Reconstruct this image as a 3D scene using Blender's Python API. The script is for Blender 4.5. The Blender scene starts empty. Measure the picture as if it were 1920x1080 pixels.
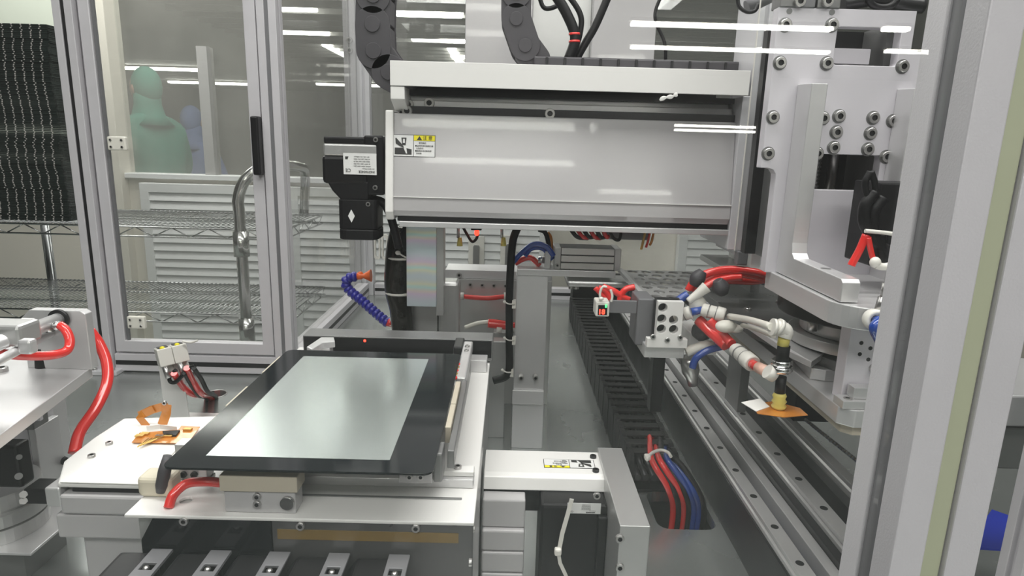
import bpy, bmesh, math, random
from mathutils import Vector, Matrix
from math import sin, cos, radians, pi
random.seed(7)
SC = bpy.context.scene
COL = SC.collection

# ------------------------------------------------------------------ camera
FPX, PITCH, ROLL, YAW = 1200.0, radians(12.63), radians(1.6), radians(0.4)
W_ = Vector((sin(YAW)*cos(PITCH), cos(YAW)*cos(PITCH), -sin(PITCH)))
_r0 = Vector((cos(YAW), -sin(YAW), 0)); _d0 = Vector((-sin(YAW)*sin(PITCH), -cos(YAW)*sin(PITCH), -cos(PITCH)))
R_ = cos(ROLL)*_r0 - sin(ROLL)*_d0
D_ = sin(ROLL)*_r0 + cos(ROLL)*_d0
cam = bpy.data.cameras.new('camera'); camo = bpy.data.objects.new('camera', cam); COL.objects.link(camo)
cam.sensor_width = 36; cam.lens = FPX/1920*36; cam.clip_start = 0.02; cam.clip_end = 100
m = Matrix((R_, -D_, -W_)).transposed().to_4x4(); camo.matrix_world = m
SC.camera = camo

# ------------------------------------------------------------------ light, exposure
SC.view_settings.view_transform = 'Standard'; SC.view_settings.look = 'None'
SC.view_settings.gamma = 1; SC.view_settings.use_curve_mapping = False
SC.view_settings.exposure = 0.25
world = bpy.data.worlds.new('world'); SC.world = world; world.use_nodes = True
world.node_tree.nodes['Background'].inputs[0].default_value = (0.92, 0.94, 1, 1)
world.node_tree.nodes['Background'].inputs[1].default_value = 0.45
FLOOR_Z, CEIL_Z, TABLE_Z = -1.4, 1.25, -0.6
LAMP = 17.0
for (ax, ay, sx, sy, e) in ((0.0, 0.62, 2.6, 0.4, 14), (-0.2, 2.0, 2.6, 0.4, 8), (0.1, -0.9, 2.6, 0.5, 16), (-1.8, 2.7, 1.6, 0.5, 13), (-1.5, 3.9, 2.6, 0.3, 14)):  # soft fill lights added below the ceiling, not fixtures of the room
    L = bpy.data.lights.new('added_fill_light', 'AREA'); L.shape = 'RECTANGLE'; L.size = sx; L.size_y = sy; L.energy = e*2.2; L.color = (1, 0.985, 0.96)
    lo = bpy.data.objects.new('added_fill_light', L); COL.objects.link(lo); lo.location = (ax, ay, CEIL_Z-0.03)

# ------------------------------------------------------------------ pixel -> point on a known plane
def _ray(x, y):
    return W_ + R_*((x-960)/FPX) + D_*((y-540)/FPX)
def PY(x, y, Y): k = _ray(x, y); return k*(Y/k.y)
def PZ(x, y, Z): k = _ray(x, y); return k*(Z/k.z)
def PX(x, y, X): k = _ray(x, y); return k*(X/k.x)

# ------------------------------------------------------------------ materials
def mat(name, col, rough=0.5, metal=0.0, var=0.0, vscale=8, stretch=None, bump=0.0, bscale=200, emit=None, estr=0, coat=0, alpha=None, trans=0):
    M = bpy.data.materials.new(name); M.use_nodes = True; nt = M.node_tree; b = nt.nodes['Principled BSDF']
    b.inputs['Base Color'].default_value = (*col, 1); b.inputs['Roughness'].default_value = rough; b.inputs['Metallic'].default_value = metal
    b.inputs['Coat Weight'].default_value = coat
    if max(col) < 0.02: b.inputs['Specular IOR Level'].default_value = 0.3
    if trans: b.inputs['Transmission Weight'].default_value = trans
    tc = nt.nodes.new('ShaderNodeTexCoord'); mp = nt.nodes.new('ShaderNodeMapping'); nt.links.new(tc.outputs['Object'], mp.inputs[0])
    if stretch: mp.inputs['Scale'].default_value = stretch
    if var:
        n = nt.nodes.new('ShaderNodeTexNoise'); n.inputs['Scale'].default_value = vscale; n.inputs['Detail'].default_value = 4
        nt.links.new(mp.outputs[0], n.inputs['Vector'])
        mx = nt.nodes.new('ShaderNodeMix'); mx.data_type = 'RGBA'
        mx.inputs[6].default_value = (*[c*(1-var) for c in col], 1); mx.inputs[7].default_value = (*[min(1, c*(1+var)) for c in col], 1)
        nt.links.new(n.outputs['Fac'], mx.inputs[0]); nt.links.new(mx.outputs[2], b.inputs['Base Color'])
        mr = nt.nodes.new('ShaderNodeMapRange'); mr.inputs[3].default_value = max(0.02, rough*0.75); mr.inputs[4].default_value = min(1, rough*1.25)
        nt.links.new(n.outputs['Fac'], mr.inputs[0]); nt.links.new(mr.outputs[0], b.inputs['Roughness'])
    if bump:
        n2 = nt.nodes.new('ShaderNodeTexNoise'); n2.inputs['Scale'].default_value = bscale
        nt.links.new(mp.outputs[0], n2.inputs['Vector'])
        bp = nt.nodes.new('ShaderNodeBump'); bp.inputs['Strength'].default_value = bump; bp.inputs['Distance'].default_value = 0.001
        nt.links.new(n2.outputs['Fac'], bp.inputs['Height']); nt.links.new(bp.outputs[0], b.inputs['Normal'])
    if emit:
        b.inputs['Emission Color'].default_value = (*emit, 1); b.inputs['Emission Strength'].default_value = estr
    return M
def pane_mat(name, tint=(1, 1, 1), haze=0.05, hazecol=(0.6, 0.62, 0.6), refl=0.045, noisy=0.5, rough=0.0):
    M = bpy.data.materials.new(name); M.use_nodes = True; nt = M.node_tree; nt.nodes.clear()
    out = nt.nodes.new('ShaderNodeOutputMaterial'); tr = nt.nodes.new('ShaderNodeBsdfTransparent'); tr.inputs[0].default_value = (*tint, 1)
    gl = nt.nodes.new('ShaderNodeBsdfGlossy'); gl.inputs['Roughness'].default_value = rough
    df = nt.nodes.new('ShaderNodeBsdfDiffuse'); df.inputs[0].default_value = (*hazecol, 1)
    lw = nt.nodes.new('ShaderNodeLayerWeight'); lw.inputs[0].default_value = 0.5
    pw = nt.nodes.new('ShaderNodeMath'); pw.operation = 'POWER'; pw.inputs[1].default_value = 5; nt.links.new(lw.outputs['Facing'], pw.inputs[0])
    ma = nt.nodes.new('ShaderNodeMath'); ma.operation = 'MULTIPLY_ADD'; ma.inputs[1].default_value = 0.85; ma.inputs[2].default_value = refl; nt.links.new(pw.outputs[0], ma.inputs[0])
    tc = nt.nodes.new('ShaderNodeTexCoord'); no = nt.nodes.new('ShaderNodeTexNoise'); no.inputs['Scale'].default_value = 3; no.inputs['Detail'].default_value = 5
    nt.links.new(tc.outputs['Object'], no.inputs['Vector'])
    mr = nt.nodes.new('ShaderNodeMapRange'); mr.inputs[1].default_value = 0.3; mr.inputs[2].default_value = 0.7
    mr.inputs[3].default_value = haze*(1-noisy); mr.inputs[4].default_value = haze*(1+noisy); nt.links.new(no.outputs['Fac'], mr.inputs[0])
    m1 = nt.nodes.new('ShaderNodeMixShader'); m2 = nt.nodes.new('ShaderNodeMixShader')
    nt.links.new(mr.outputs[0], m1.inputs[0]); nt.links.new(tr.outputs[0], m1.inputs[1]); nt.links.new(df.outputs[0], m1.inputs[2])
    nt.links.new(ma.outputs[0], m2.inputs[0]); nt.links.new(m1.outputs[0], m2.inputs[1]); nt.links.new(gl.outputs[0], m2.inputs[2])
    nt.links.new(m2.outputs[0], out.inputs[0]); return M
def holo_mat():
    M = mat('rainbow_zinc', (0.6, 0.68, 0.7), 0.4, 0.55); nt = M.node_tree; b = nt.nodes['Principled BSDF']
    tc = nt.nodes.new('ShaderNodeTexCoord'); wv = nt.nodes.new('ShaderNodeTexWave'); wv.bands_direction = 'Z'
    wv.inputs['Scale'].default_value = 3.2; wv.inputs['Distortion'].default_value = 4; wv.inputs['Detail'].default_value = 3
    cr = nt.nodes.new('ShaderNodeValToRGB'); e = cr.color_ramp.elements
    e[0].position = 0; e[0].color = (0.66, 0.75, 0.8, 1); e[1].position = 1; e[1].color = (0.68, 0.76, 0.8, 1)
    for p, c in ((0.3, (0.8, 0.68, 0.84, 1)), (0.5, (0.84, 0.76, 0.72, 1)), (0.7, (0.64, 0.86, 0.82, 1)), (0.85, (0.82, 0.84, 0.68, 1))):
        q = e.new(p); q.color = c
    nt.links.new(tc.outputs['Object'], wv.inputs['Vector']); nt.links.new(wv.outputs['Fac'], cr.inputs[0]); nt.links.new(cr.outputs[0], b.inputs['Base Color'])
    return M
M = {
 'anod': mat('anodised_aluminium', (0.6, 0.585, 0.61), 0.42, 0.15, 0.03, 30, bump=0.15, bscale=900),
 'anod2': mat('anodised_aluminium_far', (0.66, 0.655, 0.68), 0.38, 0.25, 0.02, 60),
 'plate': mat('satin_aluminium_plate', (0.72, 0.695, 0.74), 0.34, 0.2, 0.015, 40),
 'mach': mat('machined_aluminium', (0.68, 0.675, 0.68), 0.33, 0.55, 0.03, 90),
 'brush': mat('brushed_steel', (0.54, 0.54, 0.535), 0.34, 0.65, 0.04, 120),
 'dsteel': mat('dark_steel', (0.25, 0.25, 0.25), 0.35, 0.6, 0.05, 60),
 'table': mat('table_metal', (0.4, 0.42, 0.41), 0.26, 0.75, 0.06, 5),
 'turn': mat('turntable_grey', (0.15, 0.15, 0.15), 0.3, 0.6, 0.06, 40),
 'paintg': mat('grey_painted_metal', (0.47, 0.46, 0.465), 0.2, 0.05, 0.01, 5, coat=0.3),
 'wmetal': mat('white_metal', (0.8, 0.79, 0.77), 0.38, 0.05, 0.02, 5),
 'chrome': mat('chrome', (0.62, 0.62, 0.61), 0.16, 1.0),
 'screw': mat('screw_steel', (0.5, 0.49, 0.48), 0.28, 0.9),
 'black': mat('black_plastic', (0.008, 0.008, 0.009), 0.42, 0, 0.2, 20),
 'blackm': mat('matt_black', (0.009, 0.009, 0.009), 0.65, 0, 0.2, 20),
 'blackg': mat('black_gloss', (0.006, 0.008, 0.01), 0.09, 0),
 'chain': mat('cable_chain_grey', (0.05, 0.047, 0.053), 0.5, 0, 0.1, 30),
 'dark': mat('dark_metal', (0.035, 0.035, 0.037), 0.35, 0.5, 0.1, 20),
 'red': mat('red_tubing', (0.75, 0.035, 0.03), 0.18, 0, 0.08, 15, coat=0.6),
 'blue': mat('blue_tubing', (0.015, 0.06, 0.32), 0.18, 0, coat=0.6),
 'blueh': mat('blue_segment_hose', (0.03, 0.03, 0.3), 0.3, 0, coat=0.3),
 'bluesh': mat('blue_sheet', (0.01, 0.03, 0.4), 0.4),
 'orange': mat('orange_nozzle', (0.9, 0.16, 0.03), 0.35),
 'white': mat('white_plastic', (0.72, 0.7, 0.65), 0.35, 0, 0.03, 30),
 'paper': mat('white_sheet', (0.82, 0.81, 0.78), 0.5),
 'beige': mat('beige_foam', (0.62, 0.57, 0.45), 0.6, 0, 0.08, 60),
 'sand': mat('beige_block', (0.5, 0.45, 0.36), 0.5, 0, 0.05, 40),
 'kapton': mat('amber_film', (0.6, 0.22, 0.03), 0.2, 0.15, 0.25, 40, coat=0.6),
 'gold': mat('solder_gold', (0.75, 0.5, 0.15), 0.3, 0.8),
 'yellow': mat('yellow_rubber', (0.7, 0.6, 0.15), 0.4),
 'lyel': mat('label_yellow', (0.85, 0.75, 0.02), 0.5),
 'lwhite': mat('label_white', (0.75, 0.75, 0.74), 0.45),
 'ink': mat('label_ink', (0.03, 0.03, 0.03), 0.5),
 'screen': mat('display_glass', (0.58, 0.635, 0.615), 0.22, 0.75, 0.06, 5),
 'clear': pane_mat('clear_tube', (0.95, 0.94, 0.9), 0.3, (0.8, 0.78, 0.7), 0.1, 0.1),
 'glass': pane_mat('front_glass', (0.985, 0.99, 0.985), 0.008, (0.8, 0.8, 0.8), 0.04, 0.6),
 'acryl': pane_mat('clear_acrylic', (0.98, 0.985, 0.98), 0.02, (0.75, 0.77, 0.75), 0.045, 0.6, 0.01),
 'acrylh': pane_mat('hazy_acrylic', (0.97, 0.975, 0.965), 0.055, (0.8, 0.8, 0.76), 0.045, 0.5, 0.02),
 'window': pane_mat('room_window', (0.93, 0.94, 0.93), 0.13, (0.62, 0.6, 0.56), 0.04, 0.3),
 'wallc': mat('cream_wall', (0.66, 0.63, 0.56), 0.5, 0, 0.02, 3),
 'wallg': mat('pale_green_wall', (0.52, 0.56, 0.48), 0.5, 0, 0.03, 2),
 'walld': mat('grey_wall', (0.36, 0.355, 0.35), 0.6, 0, 0.03, 2),
 'ceil': mat('ceiling_paint', (0.42, 0.415, 0.41), 0.6, 0, 0.04, 2),
 'floor': mat('floor_vinyl', (0.35, 0.4, 0.38), 0.25, 0, 0.05, 4),
 'louv': mat('louvre_white', (0.7, 0.71, 0.71), 0.35, 0.1),
 'tray': mat('tray_plastic', (0.03, 0.04, 0.036), 0.25, 0, 0.2, 20, coat=0.4),
 'tray_glint': mat('tray_edge', (0.9, 0.86, 0.82), 0.1, 0.3),  # near-white colour paints the glints on the tray fronts
 'rackm': mat('rack_chrome', (0.38, 0.39, 0.39), 0.22, 1.0),
 'lamp': mat('lamp_tube', (1, 1, 1), 0.4, emit=(1, 0.99, 0.93), estr=LAMP),
 'ledr': mat('red_led', (1, 0.1, 0.05), 0.4, emit=(1, 0.02, 0.01), estr=6),
 'ledg': mat('green_led', (0.1, 1, 0.2), 0.4, emit=(0.05, 1, 0.15), estr=3),
 'holo': holo_mat(),
 'suitg': mat('green_coverall', (0.06, 0.26, 0.19), 0.8, 0, 0.2, 8),
 'suitb': mat('blue_coverall', (0.2, 0.26, 0.5), 0.8, 0, 0.1, 8),
 'skin': mat('skin', (0.5, 0.3, 0.22), 0.5),
 'cover': mat('slot_cover', (0.4, 0.42, 0.3), 0.45, 0, 0.03, 40),
 'slot': mat('slot_grey', (0.19, 0.19, 0.2), 0.5, 0.3),  # plain mid grey for gaskets, strips and small grey parts
 'sleeve': mat('black_sleeve', (0.015, 0.014, 0.012), 0.22, 0, 0.3, 60, bump=0.4, bscale=120, coat=0.4),
 'foam': mat('white_wrap', (0.75, 0.73, 0.66), 0.35, 0, 0.05, 60),
 'brown': mat('brown_reflection', (0.2, 0.13, 0.04), 0.3, 0, 0.4, 20, coat=0.5),  # brown of a reflection, painted onto the front cover
}

# ------------------------------------------------------------------ mesh builder
def catmull(pts, n=8):
    P = [Vector(p) for p in pts]
    if len(P) < 3: return P
    Q = [2*P[0]-P[1]] + P + [2*P[-1]-P[-2]]; out = []
    for i in range(1, len(Q)-2):
        for k in range(n):
            t = k/n; a, b, c, d = Q[i-1], Q[i], Q[i+1], Q[i+2]
            out.append(0.5*((2*b)+(c-a)*t+(2*a-5*b+4*c-d)*t*t+(3*b-a-3*c+d)*t**3))
    out.append(P[-1]); return out
class MB:
    def __init__(s): s.b = bmesh.new(); s.smooth = False
    def box(s, x0, x1, y0, y1, z0, z1, mtx=None):
        v = [s.b.verts.new((x, y, z)) for x in (x0, x1) for y in (y0, y1) for z in (z0, z1)]
        for f in ((0, 1, 3, 2), (4, 6, 7, 5), (0, 4, 5, 1), (2, 3, 7, 6), (0, 2, 6, 4), (1, 5, 7, 3)): s.b.faces.new([v[i] for i in f])
        if mtx is not None:
            for q in v: q.co = mtx @ q.co
        return s
    def cyl(s, p0, p1, r0, r1=None, n=24):
        r1 = r0 if r1 is None else r1
        return s.lathe(p0, p1, ((0, r0), (1, r1)), n, True)
    def lathe(s, p0, p1, prof, n=24, cap=True):
        p0, p1 = Vector(p0), Vector(p1); ax = p1-p0; L = ax.length; a = ax.normalized()
        u = a.orthogonal().normalized(); w = a.cross(u); rings = []
        for (t, r) in prof:
            c = p0 + ax*t
            rings.append([s.b.verts.new(c + (u*cos(2*pi*k/n) + w*sin(2*pi*k/n))*max(r, 1e-5)) for k in range(n)])
        for A, B in zip(rings, rings[1:]):
            for k in range(n):
                f = s.b.faces.new((A[k], A[(k+1) % n], B[(k+1) % n], B[k])); f.smooth = True
        if cap: s.b.faces.new(list(reversed(rings[0]))); s.b.faces.new(rings[-1])
        return s
    def tube(s, pts, r, n=12, sm=8, radii=None):
        P = catmull(pts, sm); N = len(P); rings = []; prev = None
        for i, p in enumerate(P):
            t = (P[min(i+1, N-1)]-P[max(i-1, 0)]).normalized()
            if prev is None: u = t.orthogonal().normalized()
            else: u = (prev - t*prev.dot(t)).normalized()
            prev = u; w = t.cross(u); rr = r(i/(N-1)) if callable(r) else r
            rings.append([s.b.verts.new(p + (u*cos(2*pi*k/n)+w*sin(2*pi*k/n))*rr) for k in range(n)])
        for A, B in zip(rings, rings[1:]):
            for k in range(n):
                f = s.b.faces.new((A[k], A[(k+1) % n], B[(k+1) % n], B[k])); f.smooth = True
        s.b.faces.new(list(reversed(rings[0]))); s.b.faces.new(rings[-1]); return s
    def prism(s, poly, axis, a, b, holes=()):
        """poly in the plane normal to axis; (u,v) = (y,z),(x,z),(x,y) for X,Y,Z"""
        def mk(u, v, t): return {'X': (t, u, v), 'Y': (u, t, v), 'Z': (u, v, t)}[axis]
        tmp = bmesh.new(); es = []
        for lp in [poly]+list(holes):
            vs = [tmp.verts.new(mk(u, v, a)) for u, v in lp]
            for i in range(len(vs)): es.append(tmp.edges.new((vs[i], vs[(i+1) % len(vs)])))
        nrm = {'X': (1, 0, 0), 'Y': (0, 1, 0), 'Z': (0, 0, 1)}[axis]
        bmesh.ops.triangle_fill(tmp, edges=es, use_beauty=True, use_dissolve=True, normal=nrm)
        r = bmesh.ops.extrude_face_region(tmp, geom=tmp.faces[:])
        dv = Vector(nrm)*(b-a)
        for e in r['geom']:
            if isinstance(e, bmesh.types.BMVert): e.co += dv
        bmesh.ops.recalc_face_normals(tmp, faces=tmp.faces[:])
        mp = {v: s.b.verts.new(v.co) for v in tmp.verts}
        for f in tmp.faces:
            try: s.b.faces.new([mp[v] for v in f.verts])
            except ValueError: pass
        tmp.free(); return s
    def ell(s, c, rx, ry, rz, n=20, m=12):
        c = Vector(c); rings = []
        for i in range(1, m):
            th = pi*i/m
            rings.append([s.b.verts.new(c+Vector((rx*sin(th)*cos(2*pi*k/n), ry*sin(th)*sin(2*pi*k/n), rz*cos(th)))) for k in range(n)])
        t = s.b.verts.new(c+Vector((0, 0, rz))); bo = s.b.verts.new(c-Vector((0, 0, rz)))
        for k in range(n):
            f = s.b.faces.new((t, rings[0][k], rings[0][(k+1) % n])); f.smooth = True
            f = s.b.faces.new((bo, rings[-1][(k+1) % n], rings[-1][k])); f.smooth = True
        for A, B in zip(rings, rings[1:]):
            for k in range(n): f = s.b.faces.new((A[k], B[k], B[(k+1) % n], A[(k+1) % n])); f.smooth = True
        return s
    def quad(s, pts, th):
        """a slab over four points, thickened along -normal"""
        P = [Vector(p) for p in pts]; nn = (P[1]-P[0]).cross(P[-1]-P[0]).normalized()*th
        a = [s.b.verts.new(p) for p in P]; c = [s.b.verts.new(p-nn) for p in P]; k = len(P)
        s.b.faces.new(a); s.b.faces.new(list(reversed(c)))
        for i in range(k): s.b.faces.new((a[i], c[i], c[(i+1) % k], a[(i+1) % k]))
        return s
def rrect(x0, x1, z0, z1, r, n=5):
    out = []
    for cx, cz, a0 in ((x1-r, z1-r, 0), (x0+r, z1-r, 90), (x0+r, z0+r, 180), (x1-r, z0+r, 270)):
        for k in range(n+1):
            a = radians(a0+90*k/n); out.append((cx+r*cos(a), cz+r*sin(a)))
    return out
def circ(cx, cy, r, n=16): return [(cx+r*cos(2*pi*k/n), cy+r*sin(2*pi*k/n)) for k in range(n)]

def tag(o, label=None, cat=None, group=None, kind=None):
    if label: o['label'] = label
    if cat: o['category'] = cat
    if group: o['group'] = group
    if kind: o['kind'] = kind
    return o
def obj(name, mb, m, parent=None, bev=0.0, label=None, cat=None, group=None, kind=None, seg=2):
    bm = mb.b; bmesh.ops.recalc_face_normals(bm, faces=bm.faces[:])
    vs = [v.co for v in bm.verts]
    lo = Vector([min(v[i] for v in vs) for i in range(3)]); hi = Vector([max(v[i] for v in vs) for i in range(3)])
    c = (lo+hi)/2; 
    if parent is None: c.z = lo.z
    for v in bm.verts: v.co -= c
    me = bpy.data.meshes.new(name); bm.to_mesh(me); bm.free()
    me.materials.append(M[m] if isinstance(m, str) else m)
    o = bpy.data.objects.new(name, me); COL.objects.link(o); o.location = c
    if parent is not None:
        o.parent = parent; p = parent; off = Vector()
        while p is not None: off += p.location; p = p.parent
        o.location = c - off
    if bev:
        b = o.modifiers.new('bevel', 'BEVEL'); b.width = bev; b.segments = seg; b.limit_method = 'ANGLE'; b.angle_limit = radians(40)
    return tag(o, label, cat, group, kind)
def thing(name, label, cat, loc, group=None):
    o = bpy.data.objects.new(name, None); COL.objects.link(o); o.location = loc; o.empty_display_size = 0.02
    return tag(o, label, cat, group)
def kids(o): return [c for c in bpy.data.objects if c.parent == o]
def dup(o, delta=(0, 0, 0), label=None, parent=None, rot=None):
    c = o.copy(); COL.objects.link(c); c.location = Vector(o.location)+Vector(delta)
    if parent is not None: c.parent = parent
    if label: c['label'] = label
    for k in kids(o): dup(k, parent=c)
    return c
def B(*a, **k): return MB().box(*a, **k)
def pxbox(x0, y0, x1, y1, Y, dep, mb=None):
    """box whose front face stands at depth Y over an image rectangle, and runs back by dep"""
    xm, ym = (x0+x1)/2, (y0+y1)/2
    return (mb or MB()).box(PY(x0, ym, Y).x, PY(x1, ym, Y).x, Y, Y+dep, PY(xm, y1, Y).z, PY(xm, y0, Y).z)
_scr = {}
def screw(parent, p, r, d=(0, -1, 0), h=None, label=None, name='screw', m='screw'):
    """socket head screw lying on point p, facing direction d"""
    h = h or r*0.8; key = (round(r, 4), d, m)
    if key not in _scr:
        mb = MB(); dv = Vector(d).normalized()
        mb.lathe(Vector((0, 0, 0)), dv*h, ((0, r), (0.88, r), (1, r*0.92), (1, r*0.52), (0.5, r*0.5), (0.5, 0.0001)), 16, True)
        bm = mb.b; me = bpy.data.meshes.new('screw'); bmesh.ops.recalc_face_normals(bm, faces=bm.faces[:]); bm.to_mesh(me); bm.free()
        me.materials.append(M[m]); me.materials.append(M['dark'])
        for f in me.polygons:
            q = f.center; ax = dv*q.dot(dv)
            if (q-ax).length < r*0.53 and 0.2*h < q.dot(dv) < 0.99*h: f.material_index = 1  # socket recess coloured dark to paint in its shade
            f.use_smooth = False
        _scr[key] = me
    o = bpy.data.objects.new(name, _scr[key]); COL.objects.link(o); o.parent = parent
    off = Vector(); q = parent
    while q is not None: off += q.location; q = q.parent
    o.location = Vector(p)-off
    return o
def text(s, parent, p, size, m='ink', rot=(radians(90), 0, 0), name='lettering', ax='CENTER', bold=0.0):
    cu = bpy.data.curves.new('t', 'FONT'); cu.body = s; cu.size = size; cu.align_x = ax; cu.align_y = 'CENTER'; cu.extrude = 0.00008; cu.offset = bold
    cu.resolution_u = 3
    t = bpy.data.objects.new('t', cu); COL.objects.link(t); bpy.context.view_layer.update()
    me = bpy.data.meshes.new_from_object(t.evaluated_get(bpy.context.evaluated_depsgraph_get()))
    bpy.data.objects.remove(t); me.materials.clear(); me.materials.append(M[m])
    o = bpy.data.objects.new(name, me); COL.objects.link(o); o.parent = parent; o.rotation_euler = rot
    off = Vector(); q = parent
    while q is not None: off += q.location; q = q.parent
    o.location = Vector(p)-off; return o

# ================================================================== THE SETTING
def struct(name, mb, m, bev=0): return obj(name, mb, m, bev=bev, kind='structure')
struct('floor', B(-11, 9, -11, 18, FLOOR_Z-0.05, FLOOR_Z), 'floor')
struct('ceiling', B(-11, 9, -11, 18, CEIL_Z, CEIL_Z+0.05), 'ceil')
struct('wall_back', B(-11, 9, 18, 18.1, FLOOR_Z, CEIL_Z), 'walld')
struct('wall_left', B(-11.1, -11, -11, 18, FLOOR_Z, CEIL_Z), 'walld')
struct('wall_right', B(9, 9.1, -11, 18, FLOOR_Z, CEIL_Z), 'walld')
struct('wall_front', B(-11, 9, -11.1, -11, FLOOR_Z, CEIL_Z), 'walld')
# ribs of the ceiling grid beyond the machine
for i in range(22):
    y = 3.7+i*0.33
    struct('trim_%d' % (i+1), B(-3.4, 3.4, y, y+0.05, CEIL_Z-0.06, CEIL_Z), 'walld')
# low partition with louvre grilles, pale wall panel on the left, window band above
WY = 3.2
struct('wall_partition', B(-3.4, 3.2, WY+0.06, WY+0.12, FLOOR_Z, -0.205), 'wallc')
struct('wall_panel_left', B(-5.0, -1.93, WY+0.02, WY+0.06, -0.3, CEIL_Z), 'wallg')
wf = struct('window_1', B(-1.93, 3.2, WY+0.085, WY+0.095, -0.2, CEIL_Z), 'window')
struct('trim_30', B(-1.96, -1.92, WY+0.0, WY+0.13, FLOOR_Z, CEIL_Z), 'wallc', 0.003)
struct('trim_31', B(-3.4, 3.2, WY+0.03, WY+0.14, -0.215, -0.19), 'louv', 0.003)
struct('trim_32', B(PY(378, 200, WY).x-0.03, PY(378, 200, WY).x+0.02, WY+0.05, WY+0.12, -0.19, 0.42), 'walld')
# louvred return air grilles
def grille(x0, x1, z0, z1, label):
    t = thing('louvre_grille', label, 'air grille', ((x0+x1)/2, WY, z0), 'white louvred air grilles in the partition')
    f = MB(); w = 0.045
    f.prism([(x0, z0), (x1, z0), (x1, z1), (x0, z1)], 'Y', WY+0.005, WY+0.055, [[(x0+w, z0+w), (x1-w, z0+w), (x1-w, z1-w), (x0+w, z1-w)]])
    obj('grille_frame', f, 'louv', t, 0.002)
    obj('grille_back', B(x0+w, x1-w, WY+0.045, WY+0.055, z0+w, z1-w), 'dark', t)
    s = MB(); n = int((z1-z0-2*w)/0.042)
    for i in range(n):
        z = z0+w+0.003+i*0.042
        s.quad([(x0+w, WY+0.006, z), (x1-w, WY+0.006, z), (x1-w, WY+0.016, z+0.0395), (x0+w, WY+0.016, z+0.0395)], 0.003)
    obj('louvre_slats', s, 'louv', t)
    return t
for x0, x1, l in ((-1.84, -1.20, 'white louvred air grille behind the wire rack and the hinged acrylic door'),
                  (-1.10, -0.50, 'white louvred air grille seen through the side acrylic panel left of the black servo motor'),
                  (-0.40, 0.20, 'white louvred air grille seen below the beam, behind the red sensor light'),
                  (0.86, 1.50, 'white louvred air grille low behind the right end of the grey beam')):
    grille(x0, x1, -1.25, -0.235 if x0 < -1 else -0.30, l)
def pull(px, py, label):
    p = PY(px, py, WY-0.008)
    t = thing('recessed_pull', label, 'door pull', (p.x, p.y, p.z-0.1), 'white pull plates with oval handles below the beam')
    obj('pull_plate', B(p.x-0.04, p.x+0.04, WY-0.008, WY+0.004, p.z-0.10, p.z+0.10), 'white', t, 0.003)
    k = MB(); k.prism([(p.x-0.016+u, p.z+v) for u, v in rrect(0, 0.032, -0.06, 0.06, 0.015)], 'Y', WY-0.02, WY-0.008); obj('pull_handle', k, 'screw', t, 0.002)
pull(893, 480, 'white pull plate with an oval handle under the red sensor light')
pull(953, 478, 'white pull plate half hidden by the black hose beside the column')

# ------------------------------------------------------------------ ceiling lamps
def lamp(x0, x1, y, z=CEIL_Z, label=None, along=None, tube=0.05):
    if along: a, b, c, d = x0-tube, x0+tube, y, along
    else: a, b, c, d = x0, x1, y-tube, y+tube
    t = thing('tube_lamp', label, 'ceiling lamp', ((a+b)/2, (c+d)/2, z-0.07), 'linear ceiling lamps')
    obj('lamp_housing', B(a-0.02, b+0.02, c-0.02, d+0.02, z-0.03, z), 'white', t, 0.004)
    obj('lamp_diffuser', B(a, b, c, d, z-0.07, z-0.03), 'lamp', t, 0.012)
    return t
lamp(-1.15, -0.51, 6.6, label='ceiling lamp seen at the top, nearest strip between the two cable chains')
lamp(-1.23, -0.57, 8.15, label='ceiling lamp seen between the cable chains, the farther short strip')
lamp(-0.82, 0, 8.8, along=10.8, label='slanting ceiling lamp strip running away above the beam cover')
lamp(-2.75, -2.15, 7.9, label='ceiling lamp strip seen just right of the middle post')
lamp(-2.40, -1.88, 6.5, label='ceiling lamp strip at the very top right of the middle post')
lamp(-2.45, 0, 8.8, along=9.9, label='small slanting ceiling lamp strip by the far corner post')
lamp(-7.3, -5.75, 12.6, label='ceiling lamp strip above the green hooded person', tube=0.09)
lamp(-8.0, -6.1, 15.6, label='farther ceiling lamp strip to the right of the hooded head', tube=0.09)
for x in (-4.4, -3.2): lamp(x, x+0.7, 15, label='faint distant ceiling lamp past the far corner post, %s one' % ('left' if x < -4 else 'right'), tube=0.06)
for x0, x1, y in ((1.15, 3.15, -6.2), (3.6, 3.85, -6.1), (1.42, 3.85, -7.7), (4.4, 5.1, -7.45), (-0.9, 0.7, -3.2), (-0.9, 0.7, -4.6)):
    lamp(x0, x1, y, label='ceiling lamp behind the viewer, mirrored in the front glass, %s' % {-6.2: 'long upper streak', -6.1: 'short upper streak at right', -7.7: 'long lower streak', -7.45: 'short lower streak at right', -3.2: 'nearest row', -4.6: 'second row'}[y], tube=0.05)
for x0, x1, z in ((2.6, 3.9, 0.42), (2.6, 3.9, 0.35)):
    lamp(x0, x1, -10.0, z=z, label='low lamp far behind the viewer, %s of the thin double reflection' % ('upper' if z > 0.4 else 'lower'), tube=0.03)

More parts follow.
